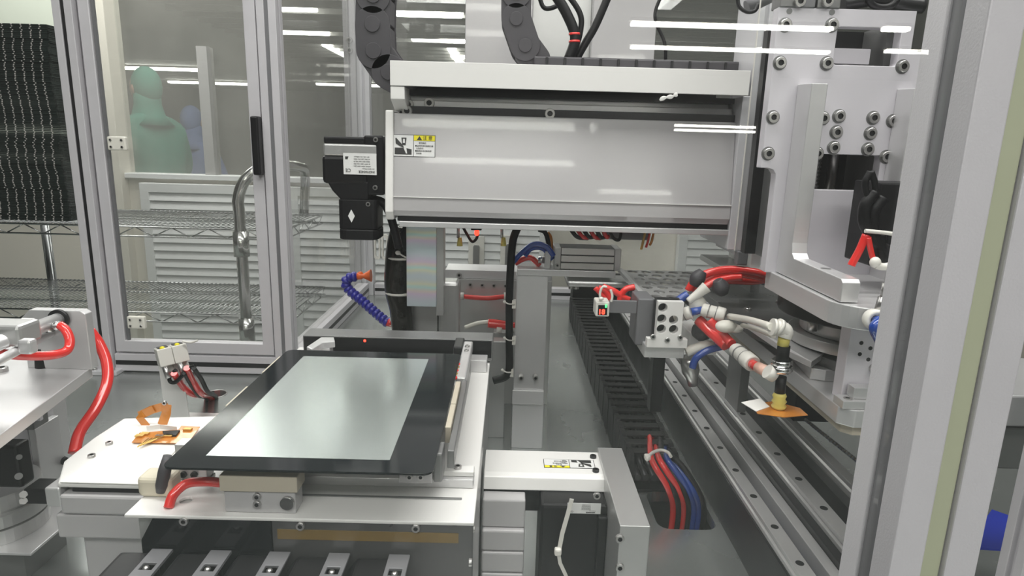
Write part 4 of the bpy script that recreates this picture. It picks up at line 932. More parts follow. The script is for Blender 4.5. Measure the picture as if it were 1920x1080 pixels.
for k in (-1, 1):
    r = r0v @ Matrix.Translation((k*0.0135, 0, 0))
    o = obj('valve_body', MB().box(-0.0132, 0.0132, -0.026, 0.026, -0.018, 0.017, r), 'white', t, 0.0015)
    obj('grey_top', MB().box(-0.009, 0.009, -0.014, 0.022, 0.0172, 0.019, r), 'chain', o, 0.001)
    mb = MB(); mb.ell(r @ Vector((-0.002, -0.018, 0.018)), 0.005, 0.004, 0.0035, 10, 6); obj('yellow_cap', mb, 'lyel', o)
    for j in (-1, 1):
        mb = MB(); mb.cyl(r @ Vector((j*0.006, -0.012+0.012*j, -0.0182)), r @ Vector((j*0.006+0.002, -0.016+0.012*j, -0.042)), 0.005, 0.006); obj('port_fitting', mb, 'screw' if j < 0 else 'white', o)
mb = MB(); mb.tube([PY(342, 640, Yv), PY(358, 642, Yv), PY(371, 638, Yv)], 0.0022, 6); obj('tie_tail', mb, 'white', t)
mb = MB(); mb.tube([PY(*p, Yv-0.02) for p in ((330, 694), (318, 706), (320, 716), (330, 716), (342, 704), (356, 690), (366, 686))], 0.004, 8); obj('black_loop', mb, 'black', t)
for pts, m, r, l in ((((326, 700), (342, 724), (362, 740), (385, 752)), 'red', 0.0062, 'red air tube from the valve unit down into the round table hole, left one'),
                   (((350, 690), (362, 715), (378, 738), (394, 754)), 'red', 0.0062, 'red air tube from the valve unit down into the round table hole, right one'),
                   (((345, 700), (358, 722), (372, 742), (384, 756)), 'black', 0.0035, 'thin black wire between the two red tubes of the valve unit'),
                   (((363, 690), (378, 712), (390, 735), (402, 752)), 'black', 0.0045, 'black cable right of the red tubes going into the round hole')):
    P = [PY(*p, Yv-0.025+0.035*i) for i, p in enumerate(pts)]; e = PZ(pts[-1][0]+4, pts[-1][1]-6, TZ); P[-1] = Vector((e.x, e.y, TZ-0.0)); P.append(Vector((e.x+0.01, e.y, TZ-0.06)))
    tubething('air_tube' if m == 'red' else 'cable', P, r, m, l, 'air tube' if m == 'red' else 'cable')
mb = MB(); mb.lathe((pc.x, pc.y, TZ), (pc.x, pc.y, TZ+0.0015), ((0, 0.0265), (1, 0.026), (1, 0.024), (0, 0.024)), 32, False); obj('hole_rim', mb, 'screw', label='steel rim ring around the round cable hole behind the display', cat='rim ring')

# ================================================================== LEFT PLATFORM WITH CYLINDER
LZ = -0.302
A_, B__ = PZ(-60, 860, LZ), PZ(172, 688, LZ)
t = thing('left_platform', 'slanting aluminium platform at the left edge carrying the cylinder', 'platform', (-0.56, 0.7, LZ-0.02))
q = [A_, B__, PZ(40, 640, LZ), PZ(-160, 690, LZ)]
mb = MB(); mb.prism([(p.x, p.y) for p in q], 'Z', LZ-0.014, LZ); obj('platform_plate', mb, 'mach', t, 0.001)
c = PZ(4, 696, LZ); screw(t, (c.x, c.y, LZ), 0.007, (0, 0, 1))
YL = B__.y-0.01
zt_ = PY(100, 582, YL).z
mb = MB(); xl, xr = PY(45, 640, YL).x, PY(166, 640, YL).x
mb.prism([(xl, LZ), (xr, LZ), (xr, zt_-0.004), (xr-0.006, zt_), (xl+0.012, zt_-0.0), (xl, zt_-0.012)], 'Y', YL, YL+0.014)
obj('end_bracket', mb, 'mach', t, 0.001)
# chrome rods
t = thing('twin_rod_cylinder', 'small grey cylinder block on chrome rods with a white label at the left edge', 'pneumatic cylinder', (-0.6, 0.7, LZ))
e = PY(112, 598, YL-0.001); s = PY(-20, 650, 0.66)
mb = MB(); mb.cyl(s, e, 0.0085); obj('chrome_rod', mb, 'mach', t)
mb = MB(); mb.cyl(PY(-20, 685, 0.62), PY(95, 625, YL-0.001), 0.005); obj('chrome_rod', mb, 'mach', t)
mb = MB(); mb.cyl(e+Vector((0, 0, 0)), e+Vector((0, -0.004, 0)), 0.013); obj('rod_bush', mb, 'dark', t)
cb = PY(20, 640, 0.70)
obj('cylinder_block', B(cb.x-0.06, PY(38, 640, 0.68).x, 0.68, 0.715, PY(20, 652, 0.68).z, PY(20, 612, 0.68).z), 'brush', t, 0.004)
obj('white_label', B(PY(12, 612, 0.69).x, PY(36, 612, 0.69).x, 0.685, 0.715, PY(20, 614, 0.68).z+0.0002, PY(20, 614, 0.68).z+0.001), 'lwhite', t)
obj('clamp_ear', B(PY(38, 650, 0.665).x, PY(64, 650, 0.665).x, 0.66, 0.672, PY(50, 663, 0.665).z, PY(50, 636, 0.665).z), 'mach', t, 0.003)
mb = MB(); mb.cyl(PY(98, 612, YL-0.03), PY(115, 610, YL-0.03), 0.0055); mb.cyl(PY(88, 614, YL-0.03), PY(98, 612, YL-0.03), 0.007); obj('push_fitting', mb, 'chrome', t)
tubething('air_tube', [PY(*p, YL-0.03-k) for p, k in (((113, 610), 0), ((124, 620), 0.005), ((131, 640), 0.01), ((124, 658), 0.02), ((95, 666), 0.04), ((50, 667), 0.06), ((10, 664), 0.08), ((-30, 660), 0.1))], 0.0055, 'red', 'red air tube curling under the chrome rods at the left edge', 'air tube')
c = PZ(80, 670, LZ)
t = thing('rubber_stopper', 'black threaded rubber stopper on the left platform next to the red tube', 'stopper', (c.x, c.y, LZ-0.05))
mb = MB(); mb.cyl((c.x, c.y, LZ), (c.x, c.y, LZ+0.010), 0.0025); mb.cyl((c.x, c.y, LZ+0.010), (c.x, c.y, LZ+0.022), 0.0095); obj('stopper_head', mb, 'blackm', t)
c2 = PZ(85, 706, LZ-0.014)
t = thing('shock_absorber', 'black shock absorber with nuts through the edge of the left platform', 'shock absorber', (c2.x, c2.y, LZ))
mb = MB(); mb.cyl((c2.x, c2.y, LZ), (c2.x, c2.y, LZ+0.026), 0.010, 0.0085); obj('absorber_cap', mb, 'blackm', t)
c3 = PY(92, 735, c2.y-0.0); mb = MB(); mb.cyl((c3.x, c3.y, LZ-0.0142), (c3.x, c3.y, LZ-0.045), 0.0075); mb.cyl((c3.x, c3.y, LZ-0.018), (c3.x, c3.y, LZ-0.026), 0.012, n=6); mb.cyl((c3.x, c3.y, LZ-0.032), (c3.x, c3.y, LZ-0.04), 0.0105, n=6); obj('absorber_body', mb, 'blackm', t)
# supports below platform
t = thing('platform_stand', 'machined lilac-grey stand with brackets below the left platform', 'stand', (-0.66, 0.85, TZ))
yb2 = 0.86
obj('stand_plate', B(PY(-60, 850, yb2).x, PY(58, 850, yb2).x, yb2, yb2+0.02, TZ, PY(20, 800, yb2).z), 'plate', t, 0.001)
obj('stand_plate', B(PY(59, 850, yb2).x, PY(72, 850, yb2).x, yb2, yb2+0.05, TZ, PY(60, 805, yb2).z), 'mach', t, 0.001)
obj('column_block', B(PY(36, 760, yb2).x, PY(58, 760, yb2).x, yb2, yb2+0.03, PY(50, 808, yb2).z+0.001, LZ-0.015), 'dsteel', t, 0.001)
br = obj('bolt_bracket', B(PY(46, 765, yb2).x+0.006, PY(80, 765, yb2).x, yb2-0.008, yb2-0.001, PY(60, 785, yb2).z, PY(60, 750, yb2).z), 'plate', t, 0.001)
for px, py in ((54, 772), (76, 760)): p = PY(px, py, yb2-0.008); screw(br, p, 0.004)
obj('side_post', B(PY(86, 770, 0.95).x, PY(100, 770, 0.95).x, 0.95, 0.98, TZ, LZ-0.015), 'mach', t, 0.001)
obj('beam_piece', B(PY(-80, 780, yb2).x, PY(36, 780, yb2).x, yb2+0.002, yb2+0.02, PY(10, 790, yb2).z, LZ-0.016), 'plate', t, 0.001)
# camera-like lens barrel with black housing, bottom left
c = PZ(18, 1000, TZ+0.012); Yl = 0.80
cc = PY(18, 1000, Yl)
t = thing('lens_barrel', 'ringed silver lens barrel with black housing at the lower left edge', 'lens', (cc.x, Yl, TZ))
zbot, ztop_ = PY(18, 985, Yl).z, PY(18, 905, Yl).z
mb = MB(); r = 0.055*1.1
mb.lathe((cc.x-0.012, Yl, zbot), (cc.x-0.012, Yl, ztop_), ((0, r*.98), (0, r*.98), (.30, r*.98), (.30, r*.98), (.31, r*.90), (.31, r*.90), (.35, r*.90), (.35, r*.90), (.36, r), (.36, r), (.62, r), (.62, r), (.63, r*.88), (.63, r*.88), (.69, r*.88), (.69, r*.88), (.70, r*.94), (.70, r*.94), (1, r*.90), (1, r*.90)), 40)
for f in mb.b.faces: f.smooth = False
obj('barrel_rings', mb, 'brush', t)
obj('barrel_housing', pxbox(-60, 836, 36, 915, Yl-0.03, 0.025), 'black', t, 0.004)
mb = MB(); mb.cyl(PY(36, 857, Yl-0.032), PY(36, 857, Yl-0.026), 0.0035); mb.cyl(PY(35, 893, Yl-0.032), PY(35, 893, Yl-0.026), 0.0045); obj('housing_knob', mb, 'dsteel', t)
obj('foot_plate', B(cc.x-0.12, cc.x+0.075, Yl-0.06, Yl+0.052, zbot-0.004, zbot-0.0003), 'mach', t, 0.001)
obj('foot_riser', B(cc.x-0.09, cc.x+0.04, Yl-0.03, Yl+0.05, TZ, zbot-0.0042), 'dsteel', t)
for px, py in ((14, 1003), (73, 958)): p = PZ(px, py, zbot); screw(t, (p.x, p.y, zbot), 0.004, (0, 0, 1))
t = thing('black_connector', 'black connector block with small steel nuts between lens barrel and left actuator', 'connector', PY(75, 930, 0.76))
obj('connector_body', pxbox(45, 918, 100, 946, 0.76, 0.03), 'black', t, 0.002)
for py in (927, 939): mb = MB(); mb.cyl(PY(44, py, 0.757), PY(44, py, 0.77), 0.005, n=6); obj('hex_nut', mb, 'screw', t)
tubething('cable', [PY(*p, 1.0-k) for p, k in (((60, 822), 0), ((72, 832), 0.02), ((95, 850), 0.05), ((125, 866), 0.1))], 0.006, 'black', 'black cable running from the stand toward the left actuator', 'cable')
# big curved red tube
tubething('air_tube', [PY(*p, 0.88-k) for p, k in (((168, 620), 0), ((186, 645), 0.0), ((200, 680), 0.01), ((200, 720), 0.03), ((180, 765), 0.06), ((150, 810), 0.09), ((139, 850), 0.11))], 0.0074, 'red', 'thick curved red air tube hanging from the platform bracket to the left actuator', 'air tube')

# ================================================================== BLUE SEGMENTED COOLANT HOSE
t = thing('segmented_hose', 'blue segmented flexible hose with an orange nozzle behind the dark crossbar', 'flexible hose', PY(725, 605, 1.2))
pts = catmull([PY(*p, 1.20+k) for p, k in (((728, 606), 0), ((706, 588), 0.01), ((680, 565), 0.02), ((656, 545), 0.03), ((648, 530), 0.03), ((655, 521), 0.03), ((670, 518), 0.03))], 8)
L = [0]
for a, b in zip(pts, pts[1:]): L.append(L[-1]+(b-a).length)
n = 16
for i in range(n):
    s = L[-1]*(i+0.5)/n; k = max(j for j in range(len(L)) if L[j] <= s); k = min(k, len(pts)-2)
    f = (s-L[k])/(L[k+1]-L[k]); c = pts[k].lerp(pts[k+1], f); d = (pts[k+1]-pts[k]).normalized(); h = L[-1]/n*0.68
    mb = MB(); mb.lathe(c-d*h, c+d*h, ((0, .006), (.12, .0095), (.5, .0105), (.75, .008), (.85, .0065), (1, .0065)), 16); obj('hose_segment', mb, 'blueh', t)
e = pts[-1]; mb = MB(); mb.lathe(e, e+Vector((0.027, 0, 0.002)), ((0, .007), (.25, .007), (.45, .0045), (1, .0125)), 16); mb.ell(e+Vector((0.006, 0, 0.004)), .006, .004, .006, 8, 6); obj('nozzle', mb, 'orange', t)
c = PY(731, 602, 1.2); mb = MB(); mb.cyl(c-Vector((0.006, 0, 0.002)), c+Vector((0.008, 0, -0.004)), 0.0085); obj('red_collar', mb, 'red', t)
c = PY(737, 598, 1.2); mb = MB(); mb.cyl(c-Vector((0.004, 0, 0.012)), c+Vector((0.004, 0, 0.004)), 0.008); obj('white_union', mb, 'white', t)

# ================================================================== FRONT CENTRE ACTUATOR
AZ = -0.42
t = thing('front_actuator', 'white topped horizontal linear actuator in front of the column with a yellow warning sticker', 'linear axis', (0.05, 0.8, AZ-0.1))
xe = PZ(1130, 880, AZ).x
mb = MB(); mb.prism([(0.768, AZ), (0.760, AZ-0.003), (0.755, AZ-0.0185), (0.83, AZ-0.0185), (0.83, AZ)], 'X', -0.0245, xe); obj('top_cover', mb, 'wmetal', t, 0.001)
obj('dark_underside', B(-0.0245, xe, 0.759, 0.826, AZ-0.05, AZ-0.019), 'black', t)
obj('ribbed_body', B(-0.0245, 0.030, 0.735, 0.758, AZ-0.060, PY(950, 938, 0.735).z), 'paintg', t, 0.002)
for i in range(4): obj('body_rib', B(-0.0245, 0.030, 0.728-0.002*i, 0.82, AZ-0.0605-0.03*(i+1)+0.001, AZ-0.0605-0.03*i), 'paintg', t, 0.0025)
for px, py in ((1112, 858), (1117, 884)): p = PZ(px, py, AZ); screw(t, (p.x, p.y, AZ), 0.0045, (0, 0, 1), m='dark')
c = PZ(1067, 870, AZ); c.z = AZ
sticker(t, c, 0.069, 0.024, (1, 0, 0), (0, 1, 0), flip=True)
t = thing('end_plate', 'brushed aluminium end plate standing at the right end of the front actuator', 'end plate', (0.15, 0.75, TZ))
x0, x1 = PZ(1179, 987, AZ+0.004).x, PZ(1215, 987, AZ+0.004).x
x0 = 0.1325; x1 = 0.1665
z_ = AZ+0.008
yf = PZ(1200, 987, z_).y
obj('plate_body', B(x0, x1, yf, yf+0.19, TZ, z_), 'brush', t, 0.0008)
for py in (1008, 1062): p = PY(1160, py, yf); screw(t, (p.x+0.001, yf, p.z), 0.005)
Ymo = 0.722
t = thing('servo_motor', 'black servo motor with white label and cable tie below the front actuator', 'motor', (0.09, Ymo, -0.6))
obj('motor_body', B(PY(1012, 1000, Ymo).x, PY(1138, 1000, Ymo).x, Ymo, Ymo+0.07, TZ, min(AZ-0.0188, PY(1080, 926, Ymo).z)), 'black', t, 0.004)
obj('mount_flange', B(x0-0.012, x0-0.0005, Ymo-0.008, Ymo+0.08, TZ, AZ-0.03), 'black', t, 0.002)
c = PY(1095, 953, Ymo-0.0005); sticker(t, c, 0.042, 0.0145, (1, 0, 0), (0, 0, 1), flip=True, servo=True)
for px, py in ((1120, 933), (1131, 986)): p = PY(px, py, Ymo-0.008); screw(t, (p.x, Ymo-0.008+0.006, p.z), 0.0045)
k = MB(); w_ = 0.0022
tp = thing('cable_tie', 'white cable tie hanging in front of the lower black motor', 'cable tie', PY(1058, 1000, Ymo-0.02))
strip([PY(*p, Ymo-0.015) for p in ((1072, 935), (1064, 965), (1054, 1000), (1048, 1032))], 0.0052, 'tie_strap', 'white', tp, 0.0012)
strip([PY(*p, Ymo-0.015) for p in ((1047, 1036), (1050, 1055), (1058, 1072), (1066, 1090))], 0.0045, 'tie_tail', 'white', tp, 0.0012)
mb = MB(); c = PY(1046, 1034, Ymo-0.017); mb.box(c.x-0.0045, c.x+0.0045, c.y-0.004, c.y+0.004, c.z-0.005, c.z+0.005); obj('tie_head', mb, 'white', tp, 0.0025)

# ================================================================== FLOOR CABLE CHAIN AND CABLES
t = thing('cable_chain', 'broad black cable chain lying on the table, running back right of the column', 'cable chain', (0.265, 1.6, TZ))
ya = 1.03; N = 33; pitch = 0.036
for i in range(N):
    y = ya+i*pitch
    mb = MB()
    for xx in (0.222, 0.300): mb.prism(rrect(y-0.003, y+pitch+0.001, TZ+0.0005, TZ+0.078, 0.012, 3), 'X', xx-(0.001 if i % 2 else 0), xx+0.008+(0.001 if i % 2 else 0))
    mb.box(0.230, 0.300, y+0.006, y+0.026, TZ+0.072, TZ+0.0765); mb.box(0.230, 0.300, y+0.006, y+0.026, TZ+0.002, TZ+0.006)
    obj('chain_link', mb, 'blackm', t, 0.0008)
mb = MB()
for i, x in enumerate((0.238, 0.252, 0.266, 0.28)): mb.tube([(x, ya-0.005, TZ+0.035), (x, ya+1.2, TZ+0.035)], 0.006, 8)
obj('inner_cables', mb, 'dark', t)
hole_c = Vector((0.30, 0.985, TZ-0.05))
bund = [((1218, 820), 'red', 0.0052), ((1216, 838), 'black', 0.0055), ((1226, 826), 'red', 0.0052), ((1238, 826), 'black', 0.005), ((1246, 838), 'blue', 0.0052), ((1252, 850), 'blue', 0.0052), ((1222, 850), 'black', 0.005)]
names = {'red': 'red air tube', 'black': 'black cable', 'blue': 'blue air tube'}
order = ['leftmost', 'second from the left', 'third from the left', 'middle', 'third from the right', 'rightmost', 'lowest']
for i, ((px, py), m, r) in enumerate(bund):
    s = PZ(px, py, TZ+0.072-0.008*(i % 3)); s.y = max(s.y, 1.035)
    mid = PZ(1222+i*7.5, 862, TZ+0.085-0.006*(i % 2)); e1 = PZ(1252+i*9, 915, TZ+0.045); ed = PZ(1262+i*9.5, 955, TZ+0.0)
    tubething('air_tube' if m != 'black' else 'cable', [s+Vector((0, 0.03, -0.01)), s, mid, e1, ed, Vector((ed.x, ed.y+0.005, TZ-0.07))], r, m, '%s in the bundle dropping into the rectangular table hole, %s' % (names[m], order[i]), 'air tube' if m != 'black' else 'cable')
tp = thing('cable_tie', 'white cable tie around the red, black and blue tube bundle', 'cable tie', PZ(1235, 855, TZ+0.09))
mb = MB(); mb.tube([PZ(*p, TZ+0.1) for p in ((1213, 862), (1222, 850), (1238, 844), (1252, 848), (1258, 856))], 0.0028, 8); obj('tie_strap', mb, 'white', tp)
mb = MB(); c = PZ(1214, 858, TZ+0.1); mb.box(c.x-0.005, c.x+0.005, c.y-0.004, c.y+0.006, c.z-0.004, c.z+0.005); obj('tie_head', mb, 'white', tp, 0.002)

# ================================================================== LINEAR GUIDES ON THE RIGHT
def guide(x, y0, y1, zt, w, label, base=None, holes=True, m='mach'):
    t = thing('linear_guide', label, 'linear guide', (x, (y0+y1)/2, zt))
    mb = MB(); mb.prism([(x-w/2, zt), (x+w/2, zt), (x+w/2, zt-0.006), (x+w/2-0.003, zt-0.009), (x+w/2, zt-0.012), (x+w/2, zt-0.018), (x-w/2, zt-0.018), (x-w/2, zt-0.012), (x-w/2+0.003, zt-0.009), (x-w/2, zt-0.006)], 'Y', y0, y1); obj('rail_body', mb, m, t, 0.0005)
    n = int((y1-y0)/0.078)
    for i in range(n if holes else 0):
        y = y0+0.03+i*0.078; mb = MB(); mb.cyl((x, y, zt-0.001), (x, y, zt+0.0004), 0.0052, n=16); obj('bolt_hole', mb, 'dark', t)
    if base: obj('rail_base', B(base[0], base[1], y0, y1, base[2], zt-0.0182), base[3], t, 0.001)
    return t
guide(0.3735, 0.44, 2.3, -0.50, 0.020, 'silver linear guide rail with bolt holes, left one, beside the black cable chain', (0.361, 0.388, TZ, 'dark'))
guide(0.437, 0.44, 2.3, -0.470, 0.022, 'silver linear guide rail with bolt holes, right one, nearer the big near post', (0.4145, 0.462, TZ, 'dark'))
guide(0.500, 0.44, 2.3, -0.455, 0.016, 'narrow silver rail furthest right, under the aluminium turntable plate', (0.49, 0.51, TZ, 'dsteel'), False)
obj('module_cover', B(0.4635, 0.489, 0.44, 2.3, TZ, -0.488), 'blackm', bev=0.001, label='matt black cover strip between the right-hand guide rails', cat='cover strip')
obj('module_wall', B(0.3985, 0.4140, 0.44, 2.3, TZ, -0.497), 'mach', bev=0.001, label='dull grey wall profile between the two linear guides', cat='wall profile')
obj('blue_sheet', B(0.515, 0.64, 0.7, 1.7, TZ+0.001, TZ+0.004), 'bluesh', label='blue sheet on the table beyond the guide rails', cat='blue sheet')
obj('blue_strip', B(0.3935, 0.3975, 0.55, 0.98, TZ+0.001, -0.53), 'bluesh', label='thin blue strip standing beside the left linear guide', cat='blue strip')
t = thing('bead_chain', 'fine silver segmented chain lying on the rail cover below the turntable plate', 'chain', (0.47, 0.9, -0.485))
pa, pb_ = PZ(1505, 783, -0.45), PZ(1612, 868, -0.45)
n = 20
for i in range(n):
    a = pa.lerp(pb_, i/n); b = pa.lerp(pb_, (i+0.72)/n); mb = MB(); mb.cyl(a, b, 0.0030, n=8); obj('chain_segment', mb, 'dsteel', t)
mb = MB(); mb.cyl(pa, pb_, 0.0015, n=8); obj('chain_core', mb, 'gold', t)

# ================================================================== Z AXIS HEAD (big plate with windows)
YP = 0.80
def pp(x, y): p = PY(x, y, YP); return (p.x, p.z)
t = thing('z_axis_plate', 'big satin aluminium plate with two windows and many socket screws at upper right', 'mounting plate', (0.4, YP, -0.16))
zt_ = 0.165; xl = 0.3075; xr = 0.505
zn = -0.0195
out = [(xl, zt_), (xl, zn), (xl+0.010, zn), (xl+0.0155, zn-0.002), (xl+0.019, zn-0.007), (xl+0.0195, zn-0.013), (xl+0.0195, -0.150), (xr, -0.150), (xr, zt_-0.045), (0.470, zt_-0.045), (0.470, zt_)]
w1 = rrect(0.3795, 0.4555, 0.1030, 0.1455, 0.004); w2 = rrect(0.3760, 0.4535, -0.0440, -0.0010, 0.003)
mb = MB(); mb.prism(out, 'Y', YP, YP+0.016, [w1, w2]); obj('plate_body', mb, 'plate', t, 0.0008)
for px, py in ((1462, 118), (1550, 119), (1692, 125), (1449, 220), (1440, 288), (1472, 47), (1560, 47), (1573, 218), (1637, 221), (1568, 248), (1632, 250), (1563, 277), (1627, 280), (1674, 227), (1661, 294), (1543, 222), (1532, 288)):
    p = PY(px, py, YP-0.0002)
    mb = MB(); mb.lathe((p.x, YP, p.z), (p.x, YP-0.0004, p.z), ((0, 0.0084), (1, 0.0084)), 20); r = obj('counterbore', mb, 'dsteel', t)
    screw(t, (p.x, YP-0.0004, p.z), 0.0066, h=0.004)
for px, py in ((1480, 21), (1560, 23)):
    p = PY(px, py, YP); mb = MB(); mb.cyl((p.x, YP-0.0004, p.z), (p.x, YP+0.001, p.z), 0.0034, n=14); obj('pin_hole', mb, 'dsteel', t)
# things seen through and above the plate
t = thing('z_drive_housing', 'dark drive housing visible through the windows of the big plate', 'drive housing', (0.41, YP+0.08, -0.1))
obj('housing_back', B(0.33, 0.50, YP+0.085, YP+0.10, -0.14, 0.155), 'dark', t)
obj('inner_block', B(0.383, 0.432, YP+0.018, YP+0.045, 0.1065, 0.1245), 'plate', t, 0.001)
obj('inner_channel', B(0.455, 0.475, YP+0.03, YP+0.085, -0.14, 0.155), 'dsteel', t)
obj('inner_channel', B(0.345, 0.362, YP+0.03, YP+0.085, -0.14, 0.155), 'dsteel', t)
mb = MB(); x_ = 0.392; 
mb.lathe((x_, YP+0.05, -0.07), (x_, YP+0.05, 0.03), [(i/40, 0.0125 if i % 2 else 0.0105) for i in range(41)], 24); obj('bellows_screw', mb, 'chrome', t)
mb = MB(); mb.cyl((0.425, YP+0.06, -0.07), (0.425, YP+0.06, 0.10), 0.006); obj('guide_rod', mb, 'screw', t)
t = thing('head_top_clamp', 'row of dark brackets with screws on top of the big plate', 'bracket', (0.36, YP+0.01, zt_))
for k, (a, b) in enumerate(((1462, 1500), (1503, 1528), (1532, 1575))):
    o = obj('clamp_segment', B(PY(a, 5, YP).x, PY(b, 5, YP).x, YP-0.002, YP+0.025, zt_, zt_+0.022), 'dsteel' if k != 1 else 'slot', t, 0.001)
for px in (1498, 1550): p = PY(px, 3, YP-0.002); screw(t, (p.x, YP-0.002, p.z), 0.0065)
tubething('cable', [PY(*p, YP+0.02) for p in ((1625, -20), (1632, 5), (1650, 14), (1672, 10), (1685, -8), (1690, -30))], 0.004, 'black', 'black cable loop above the right part of the big plate', 'cable')
tubething('cable', [PY(*p, YP+0.03) for p in ((1580, 8), (1610, 2), (1640, -2), (1680, 6), (1730, 12))], 0.009, 'dark', 'thick dark hose lying along the top of the big plate', 'hose')
t = thing('cable_gland', 'loose dark wires and grey gland at the top beside the gantry upright', 'wire loop', PY(1400, 10, 1.0))
mb = MB(); mb.tube([PY(*p, 1.0) for p in ((1383, -5), (1386, 12), (1400, 22), (1415, 20), (1422, 8))], 0.003, 8); obj('wire_loop', mb, 'dark', t)
mb = MB(); mb.cyl(PY(1400, 14, 1.02), PY(1445, -8, 1.02), 0.010); obj('grey_sleeve', mb, 'slot', t)
# L gussets
def gusset(xg, th, label, y_top, full=True):
    t = thing('side_gusset', label, 'gusset bracket', (xg+th/2, YP-0.05, -0.16))
    yv = 0.762 if full else 0.765
    zb = -0.1605
    if full:
        z_in = PX(1486, 462, xg).z
        P = [(YP-0.0003, zb+0.012), (YP-0.0003, y_top), (yv, y_top-0.002), (yv, -0.106), (yv-0.003, -0.118), (yv-0.010, -0.1235), (0.640, -0.1245), (0.636, -0.128), (0.636, zb+0.012)]
    else:
        P = [(YP-0.0003, -0.15), (YP-0.0003, y_top), (yv, y_top-0.002), (yv, -0.15)]
    mb = MB(); mb.prism(P, 'X', xg, xg+th); obj('gusset_plate', mb, 'mach', t, 0.0008)
    return t
gusset(0.3405, 0.0185, 'tall left L-shaped gusset bracket projecting from the big plate', 0.0795)
gusset(0.4600, 0.0185, 'right-hand tall gusset bracket of the big plate, beside the black motor block', 0.0775, False)
t = thing('head_base_plate', 'thick aluminium base plate of the head with a rounded front corner', 'base plate', (0.42, 0.7, -0.175))
zb = -0.161
mb = MB(); q = [(0.335, YP+0.016)] + [(0.375-0.040*cos(a_), 0.655-0.040*sin(a_)) for a_ in [k*pi/16 for k in range(9)]] + [ (0.47, 0.618), (0.52, 0.66), (0.52, YP+0.016)]
mb.prism(q, 'Z', zb-0.012, zb+0.0115); obj('plate_body', mb, 'mach', t, 0.001)
for px, py in ((1518, 470), (1575, 488), (1630, 505)):
    p = PZ(px, py, -0.1235); mb = MB(); mb.cyl((0.350, p.y, -0.1245), (0.350, p.y, -0.1238), 0.0055, n=18); obj('bolt_recess', mb, 'dsteel', t)
p = PX(1518, 532, 0.335); 
t = thing('turn_drive', 'black round rotary drive under the head base plate with a steel hub', 'rotary drive', (0.435, 0.75, -0.25))
cx_, cy_ = 0.450, 0.790
mb = MB(); mb.cyl((cx_, cy_, -0.200), (cx_, cy_, -0.1735), 0.098, n=48); obj('drive_body', mb, 'black', t, 0.003)
mb = MB(); mb.cyl((cx_, cy_, -0.222), (cx_, cy_, -0.2005), 0.068, n=40); obj('steel_hub', mb, 'mach', t, 0.001)
mb = MB(); mb.cyl((cx_, cy_, -0.2365), (cx_, cy_, -0.2225), 0.082, n=40); obj('steel_hub', mb, 'brush', t, 0.001)
for a in (200, 250): mb = MB(); mb.cyl((cx_+0.075*cos(radians(a)), cy_+0.075*sin(radians(a)), -0.215), (cx_+0.075*cos(radians(a)), cy_+0.075*sin(radians(a)), -0.2), 0.006); obj('bolt_head', mb, 'screw', t)
# black box with cables, right
t = thing('black_motor_block', 'black motor block with looping black cables between big plate and near post', 'motor', (0.47, 0.72, -0.15))
ym = 0.70
bx0, bx1 = PY(1636, 380, ym).x, PY(1790, 380, ym).x
obj('motor_case', B(bx0+0.006, bx1, ym, ym+0.055, PY(1680, 500, ym).z, PY(1680, 343, ym).z), 'black', t, 0.002)
for pts, r in (((( 1632, 322), (1622, 345), (1630, 375), (1640, 378), (1640, 345), (1633, 322)), 0.0035), (((1640, 360), (1622, 385), (1622, 412), (1640, 450), (1668, 470), (1720, 480)), 0.006), (((1630, 372), (1618, 395), (1620, 425), (1650, 462), (1690, 475)), 0.0045), (((1655, 370), (1636, 400), (1640, 440), (1665, 480), (1720, 500)), 0.0065), (((1650, 440), (1650, 470), (1665, 495), (1720, 515)), 0.0065)):
    mb = MB(); mb.tube([PY(*p, ym-0.008) for p in pts], r, 10); obj('looping_cable', mb, 'black', t)
mb = MB(); mb.tube([PY(*p, ym-0.017) for p in ((1622, 433), (1655, 436), (1700, 442), (1750, 448))], 0.0022, 8); a = PY(1622, 433, ym-0.02); obj('cable_tie', mb, 'white', t)
tubething('air_tube', [PY(*p, ym-0.012) for p in ((1624, 440), (1612, 468), (1600, 490), (1596, 498))], 0.0042, 'red', 'red air tube behind the black looping cables above the head base plate', 'air tube')
tubething('air_tube', [PY(*p, ym-0.016) for p in ((1628, 445), (1634, 475), (1642, 500))], 0.003, 'red', 'thin red-orange wire beside the black looping cables', 'wire')
mb = MB(); mb.ell(PY(1641, 492, ym-0.03), 0.006, 0.005, 0.006, 10, 8); mb.tube([PY(1641, 497, ym-0.03), PY(1660, 500, ym-0.03), (PY(1690, 490, ym-0.03))], 0.004, 8); obj('tie_bundle', mb, 'white', label='cream cable tie head resting on the head base plate end', cat='cable tie')
